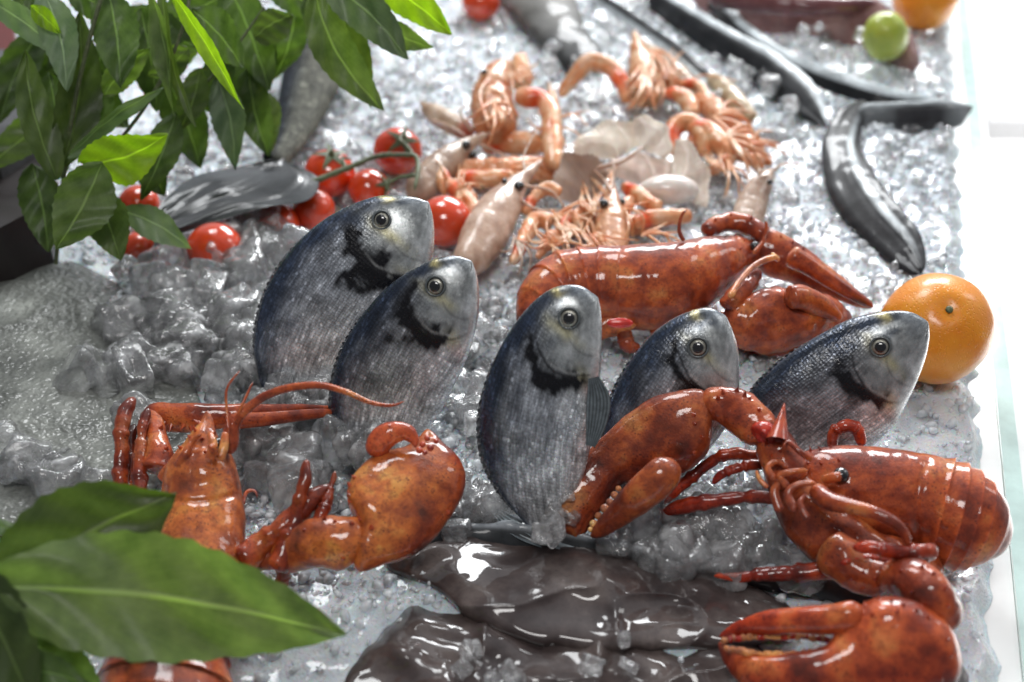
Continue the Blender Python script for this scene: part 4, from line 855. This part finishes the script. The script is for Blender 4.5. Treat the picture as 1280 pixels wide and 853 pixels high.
lang('langoustine with an arched orange claw at the foot of the dark fish', [(810, 130, 34, 1.6), (808, 105, 42, 2.2), (802, 80, 34, 2.8), (797, 58, 20, 3.4), (792, 40, 6, 3.8)],
     [[(785, 130, 16, 1.6), (778, 105, 20, 2.8), (762, 84, 22, 3.6), (738, 78, 24, 3.8), (722, 92, 20, 3.0), (706, 112, 16, 1.8), (700, 122, 8, 1.4)]], (800, 120), legs=((805, 80, 90, 8, 70, 2.2, 'lang', 50, 7), (815, 60, 60, 5, 60, 2.4, 'lang', 40, 5)), bcol=(.85, .85, .75))
lang('langoustine with two folded orange claws nearest the scallop shell', [(860, 190, 30, 1.4), (885, 175, 36, 1.8), (910, 178, 34, 1.8), (935, 192, 26, 1.6), (955, 208, 16, 1.4)],
     [[(850, 195, 16, 1.6), (840, 172, 20, 2.4), (848, 155, 24, 3.0), (868, 156, 24, 3.0), (880, 175, 22, 2.6), (882, 195, 18, 1.8)], [(830, 118, 12, 2.4), (845, 118, 20, 2.8), (860, 128, 24, 2.6), (866, 145, 18, 2.2)], [(860, 160, 20, 2.8), (885, 165, 30, 2.9), (905, 185, 26, 2.6), (920, 200, 16, 2.0)]], (890, 190), legs=((900, 170, 20, 7, 50, 2.2, 'lang', 80, 6),), bcol=(.95, .85, .8))
lang('slim langoustine lying along the upper right of the prawn heap', [(870, 120, 22, 1.8), (895, 140, 30, 2.0), (920, 165, 28, 1.8), (945, 190, 22, 1.6), (965, 205, 10, 1.4)], [], (910, 160), legs=((900, 145, -10, 7, 40, 2.0, 'lang', 90, 5), (935, 180, 0, 5, 34, 1.8, 'lang', 80, 5)), bcol=(.9, .75, .65))
lang('langoustine lying flat between the two front prawns, claws bent', [(560, 218, 26, 1.0), (600, 215, 34, 1.2), (640, 215, 36, 1.3), (680, 212, 34, 1.3), (715, 218, 20, 1.2)],
     [[(560, 232, 16, 2.0), (568, 235, 22, 2.2), (582, 248, 20, 2.2), (594, 262, 16, 2.0), (600, 275, 8, 1.6)], [(570, 222, 20, 1.9), (610, 224, 24, 2.0), (650, 222, 20, 2.0)], [(655, 268, 12, 2.0), (668, 246, 16, 2.6), (684, 236, 18, 2.8), (702, 242, 16, 2.6)], [(640, 330, 12, 1.6), (655, 300, 20, 2.0), (670, 275, 22, 2.2), (690, 280, 22, 2.2)]], (640, 230), legs=((690, 270, 20, 7, 60, 1.4, 'lang', 60, 5), (640, 215, 10, 6, 50, 1.6, 'lang', 60, 4)), bcol=(1.05, .9, .8))
lang('langoustine pieces fanned under the upright orange prawn', [(700, 290, 22, .9), (730, 280, 28, 1.1), (790, 282, 28, 1.1), (830, 272, 22, 1.0)],
     [[(790, 282, 18, 1.8), (810, 274, 22, 2.0), (835, 272, 22, 2.0), (865, 270, 16, 1.8)], [(778, 232, 14, 2.2), (800, 245, 22, 2.2), (825, 262, 18, 2.0)], [(700, 285, 14, 1.8), (720, 270, 18, 2.0), (745, 255, 14, 2.0)]], (760, 280), legs=((720, 285, 170, 6, 50, 1.4, 'lang', 60, 5), (800, 290, 0, 6, 50, 1.4, 'lang', 50, 4), (740, 270, -120, 5, 40, 1.6, 'lang', 70, 5)), bcol=(1.05, .95, .9))
lang('small tan langoustine head behind the curled one', [(650, 110, 22, 1.6), (652, 92, 26, 2.0), (650, 76, 20, 2.4), (655, 68, 8, 2.6)], [], (650, 110), legs=((652, 85, 20, 6, 26, 2.2, 'lang', 120, 5),), bcol=(.95, .95, .8))

for k_, (x, y) in enumerate([(575, 235), (690, 300), (745, 300), (690, 150), (830, 100), (905, 205), (780, 260)]):
    a0 = rng.random() * 6; L_ = 30 + 20 * rng.random(); ca, sa = math.cos(a0), math.sin(a0) * .6
    where = ['beside the grey brown prawn', 'left of the upright prawn near the rear lobster', 'at the foot of the upright orange prawn', 'right of the long hanging claw', 'under the olive prawns', 'right of the ridged shell', 'above the upright orange prawn'][k_]
    lang('small pinkish langoustine ' + where, [(x - ca * L_ * .5, y - sa * L_ * .5, 8, 1.8), (x - ca * L_ * .2, y - sa * L_ * .2, 19, 2.2), (x + ca * L_ * .3, y + sa * L_ * .3, 17, 2.0), (x + ca * L_ * .8, y + sa * L_ * .8 + 5, 8, 1.6)],
         [[(x - ca * L_ * .4, y - sa * L_ * .4, 8, 2.2), (x - ca * L_, y - sa * L_ - 8, 12, 2.6), (x - ca * L_ * 1.2 + 6, y - sa * L_ * 1.2 + 10, 11, 2.2), (x - ca * L_ * 1.3 + 14, y - sa * L_ * 1.2 + 26, 5, 1.4)]], (x, y),
         legs=((x, y, a0 * 57 + 90, 6, 44, 1.8, 'lang', 70, 3), (x, y, a0 * 57 - 90, 5, 40, 1.8, 'lang', 70, 3)), whiskers=([(x - ca * L_ * .5, y - sa * L_ * .5, 2.5, 2.4), (x - ca * L_ * 1.2, y - sa * L_ - 20, 2, 3.2), (x - ca * L_ * 2.2, y - sa * L_ - 12, 1.5, 2.6)],), bcol=(1.0, .95, .95))
def scallop(label, x, y, wpx, hpx, rot, h, tone=(1, 1, 1), cup=.5, tilt=.0):
    o = thing('scallop_shell', label, 'shell', P(x, y, 0), 'white shells among the prawns')
    nu, nv = 30, 80; U, V_ = np.meshgrid(np.linspace(0.02, 1, nu), np.linspace(-1, 1, nv), indexing='ij')
    a = V_ * 1.15; rad = U * (1 + .05 * np.cos(V_ * 9) + .012 * np.cos(V_ * 60)); z0 = float(zat(x, y, h)); sc = z0 / FPX
    X = np.sin(a) * rad * wpx / 2; Y = (np.cos(a) * rad - .5) * hpx
    Z = cup * hpx * (1 - (U ** 2)) * .8 * np.cos(V_ * 1.2) + .006 * hpx * np.cos(V_ * 60) * U + .08 * hpx * np.sin(V_ * 4 + U * 5)
    c, s_ = math.cos(rot), math.sin(rot); Xr, Yr = X * c - Y * s_, X * s_ + Y * c
    nd = -FWD
    pts = W(x, y, z0) + (Xr * sc)[..., None] * RGT + (Yr * sc)[..., None] * norm(UPV * math.cos(tilt) + nd * math.sin(tilt)) + (Z * sc)[..., None] * norm(nd * math.cos(tilt) + UPV * math.sin(tilt))
    cl = mix(np.array(tone), np.array([.75, .62, .5]), .4 * (.5 + .5 * np.cos(U * 28 + 0 * V_)) * ss(.2, 1, U))
    mk('shell_wall', MB().add(pts, grid_faces(nu, nv, False), cl), M['shellw'], o)
scallop('wide white shell at the back of the prawn heap', 765, 176, 120, 50, .25, 2.4, (1.15, 1.12, 1.05), .16)
scallop('ridged fan shaped white shell at the right of the prawn heap', 862, 220, 110, 50, -1.3, 2.2, (1.1, 1.05, 1.0), .14)
scallop('brownish hollow shell in the middle of the prawn heap', 726, 226, 80, 76, .5, 2.0, (.62, .5, .45), -.35)
scallop('white shell leaning against the upright whiskers', 815, 172, 74, 46, -.9, 3.0, (1.15, 1.12, 1.08), .18)
scallop('flat pinkish white shell under the orange claws', 800, 212, 100, 40, .0, 1.2, (1.0, .85, .8), .15)
cm_ = thing('clam', 'smooth round white clam beside the ridged shell', 'clam', P(835, 240, 0), None)
cpt = P(836, 238, 2.2); mk('shell_wall', sphere(cpt, 1.95, np.stack([RGT, UPV, -FWD]), sq=(1.2, .62, .8), seg=40, rings=24), M['shellw'], cm_)

# ------------------------------------------------------------------ leaves
def leaf(root, x0, y0, x1, y1, w, z0, z1, mat, bend=.0, fold=.15, roll=0.0, curl=.06, tone=1.0, shape=.85, mid_shift=0.0):
    nu, nv = 40, 17
    u = np.linspace(0, 1, nu); v = np.linspace(-1, 1, nv)
    a = W(x0, y0, z0); b = W(x1, y1, z1); ax = b - a; ln = np.linalg.norm(ax); T = ax / ln
    nd = norm(CAM - (a + b) / 2); S_ = norm(np.cross(nd, T)); nd = np.cross(T, S_)
    Sr = S_ * math.cos(roll) + nd * math.sin(roll); Nr = np.cross(T, Sr)
    zc = (z0 + z1) / 2; hw = w * zc / FPX / 2
    prof = np.sin(np.pi * u ** shape) ** .8 * (1 - .15 * u); prof[0] = .04; prof[-1] = 0.01
    prof = np.maximum(prof, .012)
    wav = .035 * np.sin(u * 70 + x0)
    pts = np.zeros((nu, nv, 3)); nz = fbm(np.stack([u * 3 + x0, 0 * u, 0 * u], -1), 2)
    for j, vv in enumerate(v):
        off = (vv * hw * prof * (1 + wav * abs(vv) ** 3))
        pts[:, j] = a + T * (u * ln)[:, None] + S_ * (bend * ln * np.sin(np.pi * u))[:, None] + Sr * off[:, None] \
            + Nr * (fold * hw * prof * abs(vv) ** 1.3 + .16 * hw * np.sin(u * 8 + vv * 2 + x0) * abs(vv) + .05 * hw * np.sin(u * 23 + vv * 5 + y0) + nz * .05 * hw * 1.0)[:, None] - Nr * (curl * ln * (u - .3) ** 2)[:, None]
    U, V_ = np.meshgrid(u, v, indexing='ij')
    uv = np.stack([U, V_], -1)
    mk('leaf', MB().add(pts, grid_faces(nu, nv, False), (tone,) * 3, uv), M[mat], root)
def stem(root, pts, zs, w=5):
    A = np.array([W(x, y, z) for (x, y), z in zip(pts, zs)]); C_ = cr(A, np.linspace(0, len(A) - 1, 30)); T = norm(np.gradient(C_, axis=0)); mb = MB(); vs = []
    for c, t in zip(C_, T):
        fr = frame(t)
        for j in range(8): vs.append(c + (fr[0] * math.cos(j * .785) + fr[1] * math.sin(j * .785)) * w * .05 / 2)
    mb.add(vs, grid_faces(30, 8)); mk('stem', mb, M['green'], root)
tl = thing('laurel_sprig', 'bunch of bay leaves standing in the upper left corner over the dark crate', 'plant', P(90, 330, 0), 'laurel sprigs')
stem(tl, [(70, 330), (80, 220), (95, 120), (120, 20), (140, -40)], [84, 82, 80, 79, 79], 6)
stem(tl, [(80, 260), (130, 200), (190, 120), (230, 30), (240, -40)], [84, 82, 80, 79, 79], 5)
stem(tl, [(120, 220), (190, 170), (270, 90), (330, 10)], [84, 84, 84, 84], 4)
for q in [
    (212, -12, 303, 136, 26, 76, 75, 'leafl', .02, .5, .5, .03, 1.3), (188, -20, 214, 145, 34, 78, 78, 'leafm', .03, .5, .9, .05, 1.1), (203, -20, 242, 158, 24, 79, 78, 'leafm', -.05, .4, .7, .04, .8),
    (240, 12, 302, 84, 60, 81, 80, 'leafd', .05, .2, .2, .1, 1.5), (100, 204, 208, 170, 70, 78, 77, 'leafl', -.08, .25, .3, .12, 1.15), (128, 203, 70, 312, 76, 77, 76, 'leafm', .03, .12, -.1, .1, 1.15),
    (85, 198, 205, 112, 30, 79, 79, 'leafg', .06, .4, .8, .04, 1.0), (-15, 0, 80, 72, 38, 80, 79, 'leafg', .04, .2, .2, .1, 1.2), (72, 225, 32, 62, 50, 80, 79, 'leafm', .05, .3, .3, .06, .8),
    (78, 210, 100, 15, 62, 81, 80, 'leafm', -.05, .25, .2, .05, .6), (52, -15, 82, 112, 50, 79, 78, 'leafg', .06, .2, .1, .1, 1.1), (135, -12, 150, 108, 62, 80, 79, 'leafd', .03, .2, .1, .08, 1.6),
    (38, 8, 75, 42, 26, 78, 78, 'leafl', .03, .2, .2, .1, .9), (85, -12, 160, 32, 48, 82, 82, 'leafd', .05, .2, .1, .1, 1.2), (285, -20, 335, 112, 66, 86, 86, 'leafd', .03, .2, .2, .1, 1.5),
    (318, 48, 368, 22, 52, 84, 84, 'leafm', .1, .3, .5, .2, .8), (115, 235, 150, 325, 60, 79, 79, 'leafm', .03, .2, .1, .1, 1.0), (220, 140, 175, 250, 46, 82, 82, 'leafd', .03, .2, .2, .1, 1.4),
    (270, 95, 292, 212, 46, 84, 84, 'leafg', .06, .3, .3, .1, .9), (310, 85, 335, 195, 50, 87, 87, 'leafd', -.03, .3, .2, .1, 1.3), (150, 262, 238, 312, 44, 82, 82, 'leafg', .06, .2, .3, .1, 1.5),
    (40, 205, 60, 315, 56, 82, 82, 'leafd', .03, .2, .1, .1, 1.1), (60, 90, 78, 225, 50, 83, 83, 'leafd', .03, .2, .1, .1, 1.2), (128, 55, 118, 195, 56, 82, 82, 'leafd', -.03, .2, .2, .1, 1.5),
    (175, 10, 195, 140, 60, 84, 84, 'leafd', .03, .2, .2, .1, 1.1), (330, 30, 290, 150, 56, 88, 88, 'leafd', .06, .2, .2, .1, 1.2), (210, 100, 250, 210, 60, 86, 86, 'leafd', .03, .2, .1, .1, 1.3),
    (130, 120, 188, 60, 40, 81, 80, 'leafm', .06, .25, .3, .08, .9), (250, 85, 222, 165, 40, 83, 83, 'leafm', .06, .25, .2, .08, .8), (235, 60, 185, 95, 40, 82, 82, 'leafm', .08, .25, .2, .08, .8), (20, -10, 60, 60, 40, 84, 84, 'leafd', 0, .2, .1, .1, 1.0),
    (370, 10, 340, 100, 46, 88, 88, 'leafd', .06, .3, .3, .1, 1.6), (160, 180, 205, 245, 50, 85, 85, 'leafd', .06, .3, .3, .1, 1.0), (260, 140, 290, 60, 50, 85, 85, 'leafd', .06, .3, .2, .1, 1.4), (100, 270, 150, 300, 40, 80, 80, 'leafm', .06, .2, .2, .1, .7),
    (150, 20, 250, 60, 60, 87, 87, 'leafd', 0, .2, 0, .1, 1.3), (90, 100, 160, 160, 60, 86, 86, 'leafd', 0, .2, 0, .1, 1.1), (330, -20, 420, 30, 46, 86, 86, 'leafd', .05, .2, .1, .1, 1.4)]:
    leaf(tl, *q)
for k_ in range(8):
    x, y = rng.uniform(10, 330), rng.uniform(-10, 150); a = rng.uniform(.9, 2.6); l_ = rng.uniform(90, 140); z_ = rng.uniform(86, 92)
    leaf(tl, x, y, x + l_ * math.cos(a), y + l_ * math.sin(a), rng.uniform(40, 60), z_, z_ - 1, rng.choice(['leafd', 'leafd', 'leafm']), rng.uniform(-.06, .06), .2, rng.uniform(-.5, .6), .1, rng.uniform(.7, 1.3))
tc = thing('laurel_sprig', 'small sprig of wet green leaves hanging in at the top over the bare ice', 'plant', P(430, 40, 8), 'laurel sprigs')
stem(tc, [(370, -60), (420, -20), (470, 5)], [82, 82, 82], 5)
for q in [(392, -15, 478, 138, 60, 82, 82, 'leafm', -.08, .2, .2, .08, .95), (405, -25, 508, 74, 60, 80, 79, 'leafg', .06, .25, .2, .08, .75), (455, -30, 563, 44, 52, 80, 80, 'leafl', .06, .2, .25, .08, 1.0), (470, 20, 542, 60, 34, 82, 82, 'leafm', -.08, .2, .3, .06, .9),
          (395, 0, 462, 136, 44, 84, 84, 'leafm', .1, .2, .2, .1, .7), (385, -10, 420, 60, 50, 84, 84, 'leafd', .05, .2, .2, .1, 1.3)]:
    leaf(tc, *q)
bl = thing('laurel_sprig', 'large blurred bay leaves reaching in from the lower left corner', 'plant', P(-40, 900, 6), 'laurel sprigs')
stem(bl, [(-80, 720), (-40, 760), (0, 820), (30, 900)], [52, 51, 51, 51], 6)
for q in [(-50, 735, 432, 795, 168, 50, 52, 'leafm', .04, .12, .15, .05, 1.2, .95), (-40, 755, 220, 618, 150, 53, 54, 'leafm', .03, .25, .25, .06, .55, 1.15), (-60, 690, 45, 900, 90, 50, 50, 'leafm', .03, .2, .1, .1, .5), (-40, 830, 120, 862, 60, 51, 51, 'leafd', .05, .2, .3, .1, 1.4),
          (-60, 655, 32, 664, 26, 54, 54, 'leafg', .02, .2, .1, .05, 1.0), (20, 790, 135, 900, 70, 52, 52, 'leafd', .05, .2, .2, .1, 1.7), (-60, 700, 30, 800, 60, 53, 53, 'leafm', .05, .2, .2, .1, .5)]:
    leaf(bl, *q)

# ------------------------------------------------------------------ dark crate, upper left
cr_ = thing('crate', 'dark crate with grey lid and pale rim at the upper left corner', 'crate', P(-40, 260, 0))
def prism(mb, pl, z):
    """pl: sight-line polygon of the top face at height z; extruded down to the counter"""
    top = [P(x, y, z) for x, y in pl]; bot = [p * [1, 1, 0] + [0, 0, -1.7] for p in top]; n = len(pl)
    mb.add(top + bot, [tuple(range(n)), tuple(range(2 * n - 1, n - 1, -1))] + [(i, i + n, (i + 1) % n + n, (i + 1) % n) for i in range(n)])
mb = MB(); prism(mb, [(-220, 260), (-220, 60), (30, 62), (48, 158), (-5, 192)], 7.0); mk('lid', mb, M['cratea'], cr_, flat=True)
mb = MB(); prism(mb, [(-222, 330), (-222, 250), (-5, 196), (52, 158), (62, 205), (50, 258), (0, 285)], 5.0); mk('wall', mb, M['crateb'], cr_, flat=True)  # near-black wall drawn out as a dark mass for the shade under the leaves
mb = MB(); tube([(-40, 98, 9, 7.3), (0, 80, 9, 7.3), (34, 60, 9, 7.3)], n=8, m=20, mb=mb); mk('rim', mb, M['crate_rim'], cr_)
cr2 = thing('box', 'dark red box partly visible at the left edge behind the grey lid', 'box', P(-40, 60, 0))
mb = MB(); prism(mb, [(-200, 70), (-200, 15), (14, 18), (20, 62), (-10, 74)], 5.0); mk('wall', mb, m_simple('box_red', (.10, .012, .01), .5), cr2, flat=True)

# ------------------------------------------------------------------ clear ice lumps
def ico(sub):
    import bmesh
    bm = bmesh.new(); bmesh.ops.create_icosphere(bm, subdivisions=sub, radius=1)
    v = np.array([x.co[:] for x in bm.verts]); f = [tuple(q.index for q in x.verts) for x in bm.faces]; bm.free(); return v, f
v3, f3 = ico(4); v1, f1 = ico(1); v2, f2 = ico(2)
lump_meshes = []
for k_ in range(10):
    p = 4.5 + 5 * rng.random()
    v = v3 / (np.abs(v3) ** p).sum(1, keepdims=True) ** (1 / p)
    v = v * np.array([1, .75 + .4 * rng.random(), .6 + .4 * rng.random()])
    v = v * (1 + .12 * fbm(v3 * 1.1 + k_ * 7.1, 2) + .045 * fbm(v3 * 2.6 + k_ * 3, 3))[:, None]
    for _ in range(3):  # melted dents
        d = norm(rng.normal(size=3)); w = np.exp(-((1 - v3 @ d) / .13)); v = v - d * (w * .38)[:, None]
    me = bpy.data.meshes.new('ice_lump'); me.from_pydata((v * .01).tolist(), [], f3); me.polygons.foreach_set('use_smooth', [True] * len(f3)); me.materials.append(M['ice']); lump_meshes.append(me)
zones = [  # (centre px, spread px, n, size cm lo, hi, h, where)
    ((185, 430), (75, 85), 38, .9, 2.1, .9, 'on the grey fish at the left'),
    ((285, 400), (85, 95), 52, 1.1, 2.3, .9, 'heaped between the grey fish and the rear bream'),
    ((350, 560), (60, 60), 22, 1.1, 2.2, .9, 'between the orange speckled lobster and its raised claw'),
    ((385, 498), (48, 22), 12, .7, 1.3, 2.3, 'round the tail of the rear bream'),
    ((480, 565), (50, 34), 15, .7, 1.4, 2.0, 'below the dark blue bream'),
    ((590, 470), (22, 60), 12, .6, 1.3, .8, 'between the second and third breams'),
    ((590, 620), (40, 45), 12, .7, 1.3, .6, 'beside the raised crusher claw'),
    ((692, 642), (24, 22), 8, .5, .95, 2.0, 'against the tail of the middle bream'),
    ((880, 670), (100, 40), 26, 1.0, 2.0, .4, 'between the front lobster and the squid'),
    ((75, 600), (70, 40), 9, 1.0, 2.0, .9, 'at the left edge above the big leaves'),
    ((690, 830), (110, 26), 7, .4, .9, 1.2, 'melting on the dark squid'),
    ((310, 295), (40, 22), 9, 1.2, 2.0, 1.2, 'beside the lowest tomatoes'),
    ((800, 40), (120, 40), 16, .7, 1.3, .6, 'among the ribbon fish at the back'),
    ((950, 110), (60, 50), 14, .7, 1.2, .6, 'below the long dark ribbon fish'),
    ((700, 70), (40, 40), 10, .7, 1.2, .6, 'behind the curled langoustine'),
    ((1010, 50), (60, 20), 8, .5, 1.0, 2.8, 'on the pink squid'),
]
lump_i = 0
for (c, sp, n, lo, hi, h, where) in zones:
    for k_ in range(n):
        while True:
            q = rng.normal(size=2) * .5
            if abs(q[0]) < 1 and abs(q[1]) < 1: break
        x, y = c[0] + q[0] * sp[0] * 1.2, c[1] + q[1] * sp[1] * 1.2
        hh = h + rng.random() * .7
        p = P(x, y, hh); s_ = lo + (hi - lo) * rng.random()
        o = bpy.data.objects.new('ice_lump', lump_meshes[lump_i % 10]); COL.objects.link(o); lump_i += 1
        o.location = p * .01; o.scale = (s_ * .8,) * 3; o.rotation_euler = tuple(rng.random(3) * 6.28)
        tag(o, 'clear melting ice lump ' + where, 'ice lump', 'clear ice lumps ' + where)

# crushed ice crumbs (beyond counting)
def crumbs(name, n, regions, size, seed, mat='grain', big=False):
    r_ = np.random.default_rng(seed); vs = []; tot = 0
    base = []
    ff_ = f1
    if big:
        ff_ = f2
        for k_ in range(12):
            v = v2 / (np.abs(v2) ** 5).sum(1, keepdims=True) ** .2 * (1 + .22 * fbm(v2 * 1.3 + k_ * 5, 2))[:, None] * np.array([1, .8, .65]); base.append(v)
    for k_ in range(0 if big else 12):
        v = v1 * (1 + .35 * r_.normal(size=(len(v1), 1)).clip(-1, 1)) * np.array([1, .8, .6]); base.append(v)
    fa = np.array(ff_); nb = len(base[0]); V = []; F = []
    areas = np.array([(r[2] - r[0]) * (r[3] - r[1]) * r[4] for r in regions]); areas = areas / areas.sum()
    for _ in range(n):
        r = regions[r_.choice(len(regions), p=areas)]
        x, y = r_.uniform(r[0], r[2]), r_.uniform(r[1], r[3]); p = P(x, y, 0)
        if p[0] > edge_x(p[1]) - .8: continue
        p = p + [0, 0, float(bedz(np.array(p[0]), np.array(p[1]))) + r_.uniform(-.1, .35)]
        R_ = np.array(Matrix.Rotation(r_.random() * 6.28, 3, norm(r_.normal(size=3)).tolist()))
        s_ = size[0] + (size[1] - size[0]) * r_.random() ** 3.2
        V.append(base[r_.integers(12)] @ R_.T * s_ + p); F.append(fa + tot); tot += nb
    V = np.concatenate(V); F = np.concatenate(F)
    me = bpy.data.meshes.new(name); me.vertices.add(len(V)); me.vertices.foreach_set('co', (V * .01).ravel()); me.loops.add(F.size); me.loops.foreach_set('vertex_index', F.ravel().astype(np.int32))
    me.polygons.add(len(F)); me.polygons.foreach_set('loop_start', np.arange(0, F.size, 3, dtype=np.int32)); me.update(calc_edges=True); me.validate()
    me.materials.append(M[mat]); o = bpy.data.objects.new(name, me); COL.objects.link(o); tag(o, kind='stuff')
crumbs('ice_chips', 3600, [(200, -60, 1220, 260, 3), (600, 260, 1220, 480, 1.2), (560, 400, 700, 640, 1.5), (760, 560, 1100, 720, 1.5), (200, 240, 700, 640, 1.2)], (.25, .85), 5, 'ice', True)
crumbs('crushed_ice', 24000, [(-60, -60, 1230, 330, 2.2), (150, 330, 700, 660, 2.4), (700, 330, 1240, 720, .9), (300, 640, 640, 760, .8), (0, 640, 1260, 900, .25)], (.08, .5), 3)

# ------------------------------------------------------------------ light, world, camera
# daylight enters the stall through its open back-right side; the side of the viewer lies under the awning
def area(name, loc, aim, sx, sy, power, colr=(1, 1, 1), spread=180):
    L = bpy.data.lights.new(name, 'AREA'); L.shape = 'RECTANGLE'; L.size = sx; L.size_y = sy; L.energy = power; L.color = colr; L.spread = math.radians(spread)
    o = bpy.data.objects.new(name, L); COL.objects.link(o); o.location = loc; o.rotation_euler = (Vector(aim) - Vector(loc)).to_track_quat('-Z', 'Y').to_euler()
area('daylight_opening', (.55, 1.9, 1.15), (.0, .2, 0), 1.2, .7, 54, (.96, .985, 1.0))
area('highlight_panel', (-.35, .9, 1.5), (.0, .05, 0), .5, .6, 13, (.97, .99, 1))  # overhead panel added for broad white highlights, no known gap there
area('side_fill', (1.5, .6, 1.2), (.1, .0, 0), .35, .6, 3.6, (1, .99, .97))  # extra light panel added at the right, not a known opening
area('front_fill', (-.1, -.9, 1.5), (.05, .05, 0), .6, .35, 10.0, (1, .98, .96))  # fill lamp added above the viewer's side to lift the front faces
area('ground_fill', (2.6, 2.0, .9), (2.6, 2.0, -.9), 2.6, 3.4, 150, spread=80)  # unseen lamp added to whiten the ground, stands in for street sunlight
w = bpy.data.worlds.new('World'); SC.world = w; w.use_nodes = True; nt = w.node_tree; nt.nodes.clear()
def wn(t, **k_):
    q = nt.nodes.new('ShaderNode' + t)
    for a, b in k_.items(): setattr(q, a, b)
    return q
tc_ = wn('TexCoord')
dot = wn('VectorMath', operation='DOT_PRODUCT'); nt.links.new(tc_.outputs['Generated'], dot.inputs[0]); dot.inputs[1].default_value = (.42, .80, .42)
nz = wn('TexNoise'); nz.inputs['Scale'].default_value = 3.0; nt.links.new(tc_.outputs['Generated'], nz.inputs['Vector'])
ad = wn('Math', operation='MULTIPLY_ADD'); nt.links.new(nz.outputs[0], ad.inputs[0]); ad.inputs[1].default_value = .25; nt.links.new(dot.outputs['Value'], ad.inputs[2])
rp = wn('ValToRGB'); nt.links.new(ad.outputs[0], rp.inputs[0]); e = rp.color_ramp
e.elements[0].position = .02; e.elements[0].color = (.13, .135, .15, 1); e.elements[1].position = .95; e.elements[1].color = (.55, .57, .60, 1)
m_ = e.elements.new(.45); m_.color = (.17, .175, .19, 1); m2_ = e.elements.new(.6); m2_.color = (.40, .41, .43, 1)
bg = wn('Background'); bg.inputs[1].default_value = .98; nt.links.new(rp.outputs[0], bg.inputs[0])
ow = wn('OutputWorld'); nt.links.new(bg.outputs[0], ow.inputs[0])

cd = bpy.data.cameras.new('camera'); co = bpy.data.objects.new('camera', cd); COL.objects.link(co); SC.camera = co
cd.sensor_width = 36; cd.lens = FPX / 1280 * 36; cd.clip_start = .01; cd.clip_end = 100
co.location = CAM * .01; co.rotation_euler = (math.pi / 2 - PITCH, 0, 0)
cd.dof.use_dof = True; cd.dof.focus_distance = .68; cd.dof.aperture_fstop = 4.8; cd.dof.aperture_blades = 7
SC.view_settings.view_transform = 'Standard'; SC.view_settings.look = 'None'; SC.view_settings.exposure = 0
SC.render.engine = 'CYCLES'; cy = SC.cycles; cy.max_bounces = 14; cy.transmission_bounces = 12; cy.transparent_max_bounces = 20; cy.glossy_bounces = 5; cy.diffuse_bounces = 4
cy.use_denoising = True; cy.sample_clamp_indirect = 6; cy.caustics_reflective = False; cy.caustics_refractive = True; cy.blur_glossy = .5
for o in SC.objects:
    if '_b' in o: del o['_b']
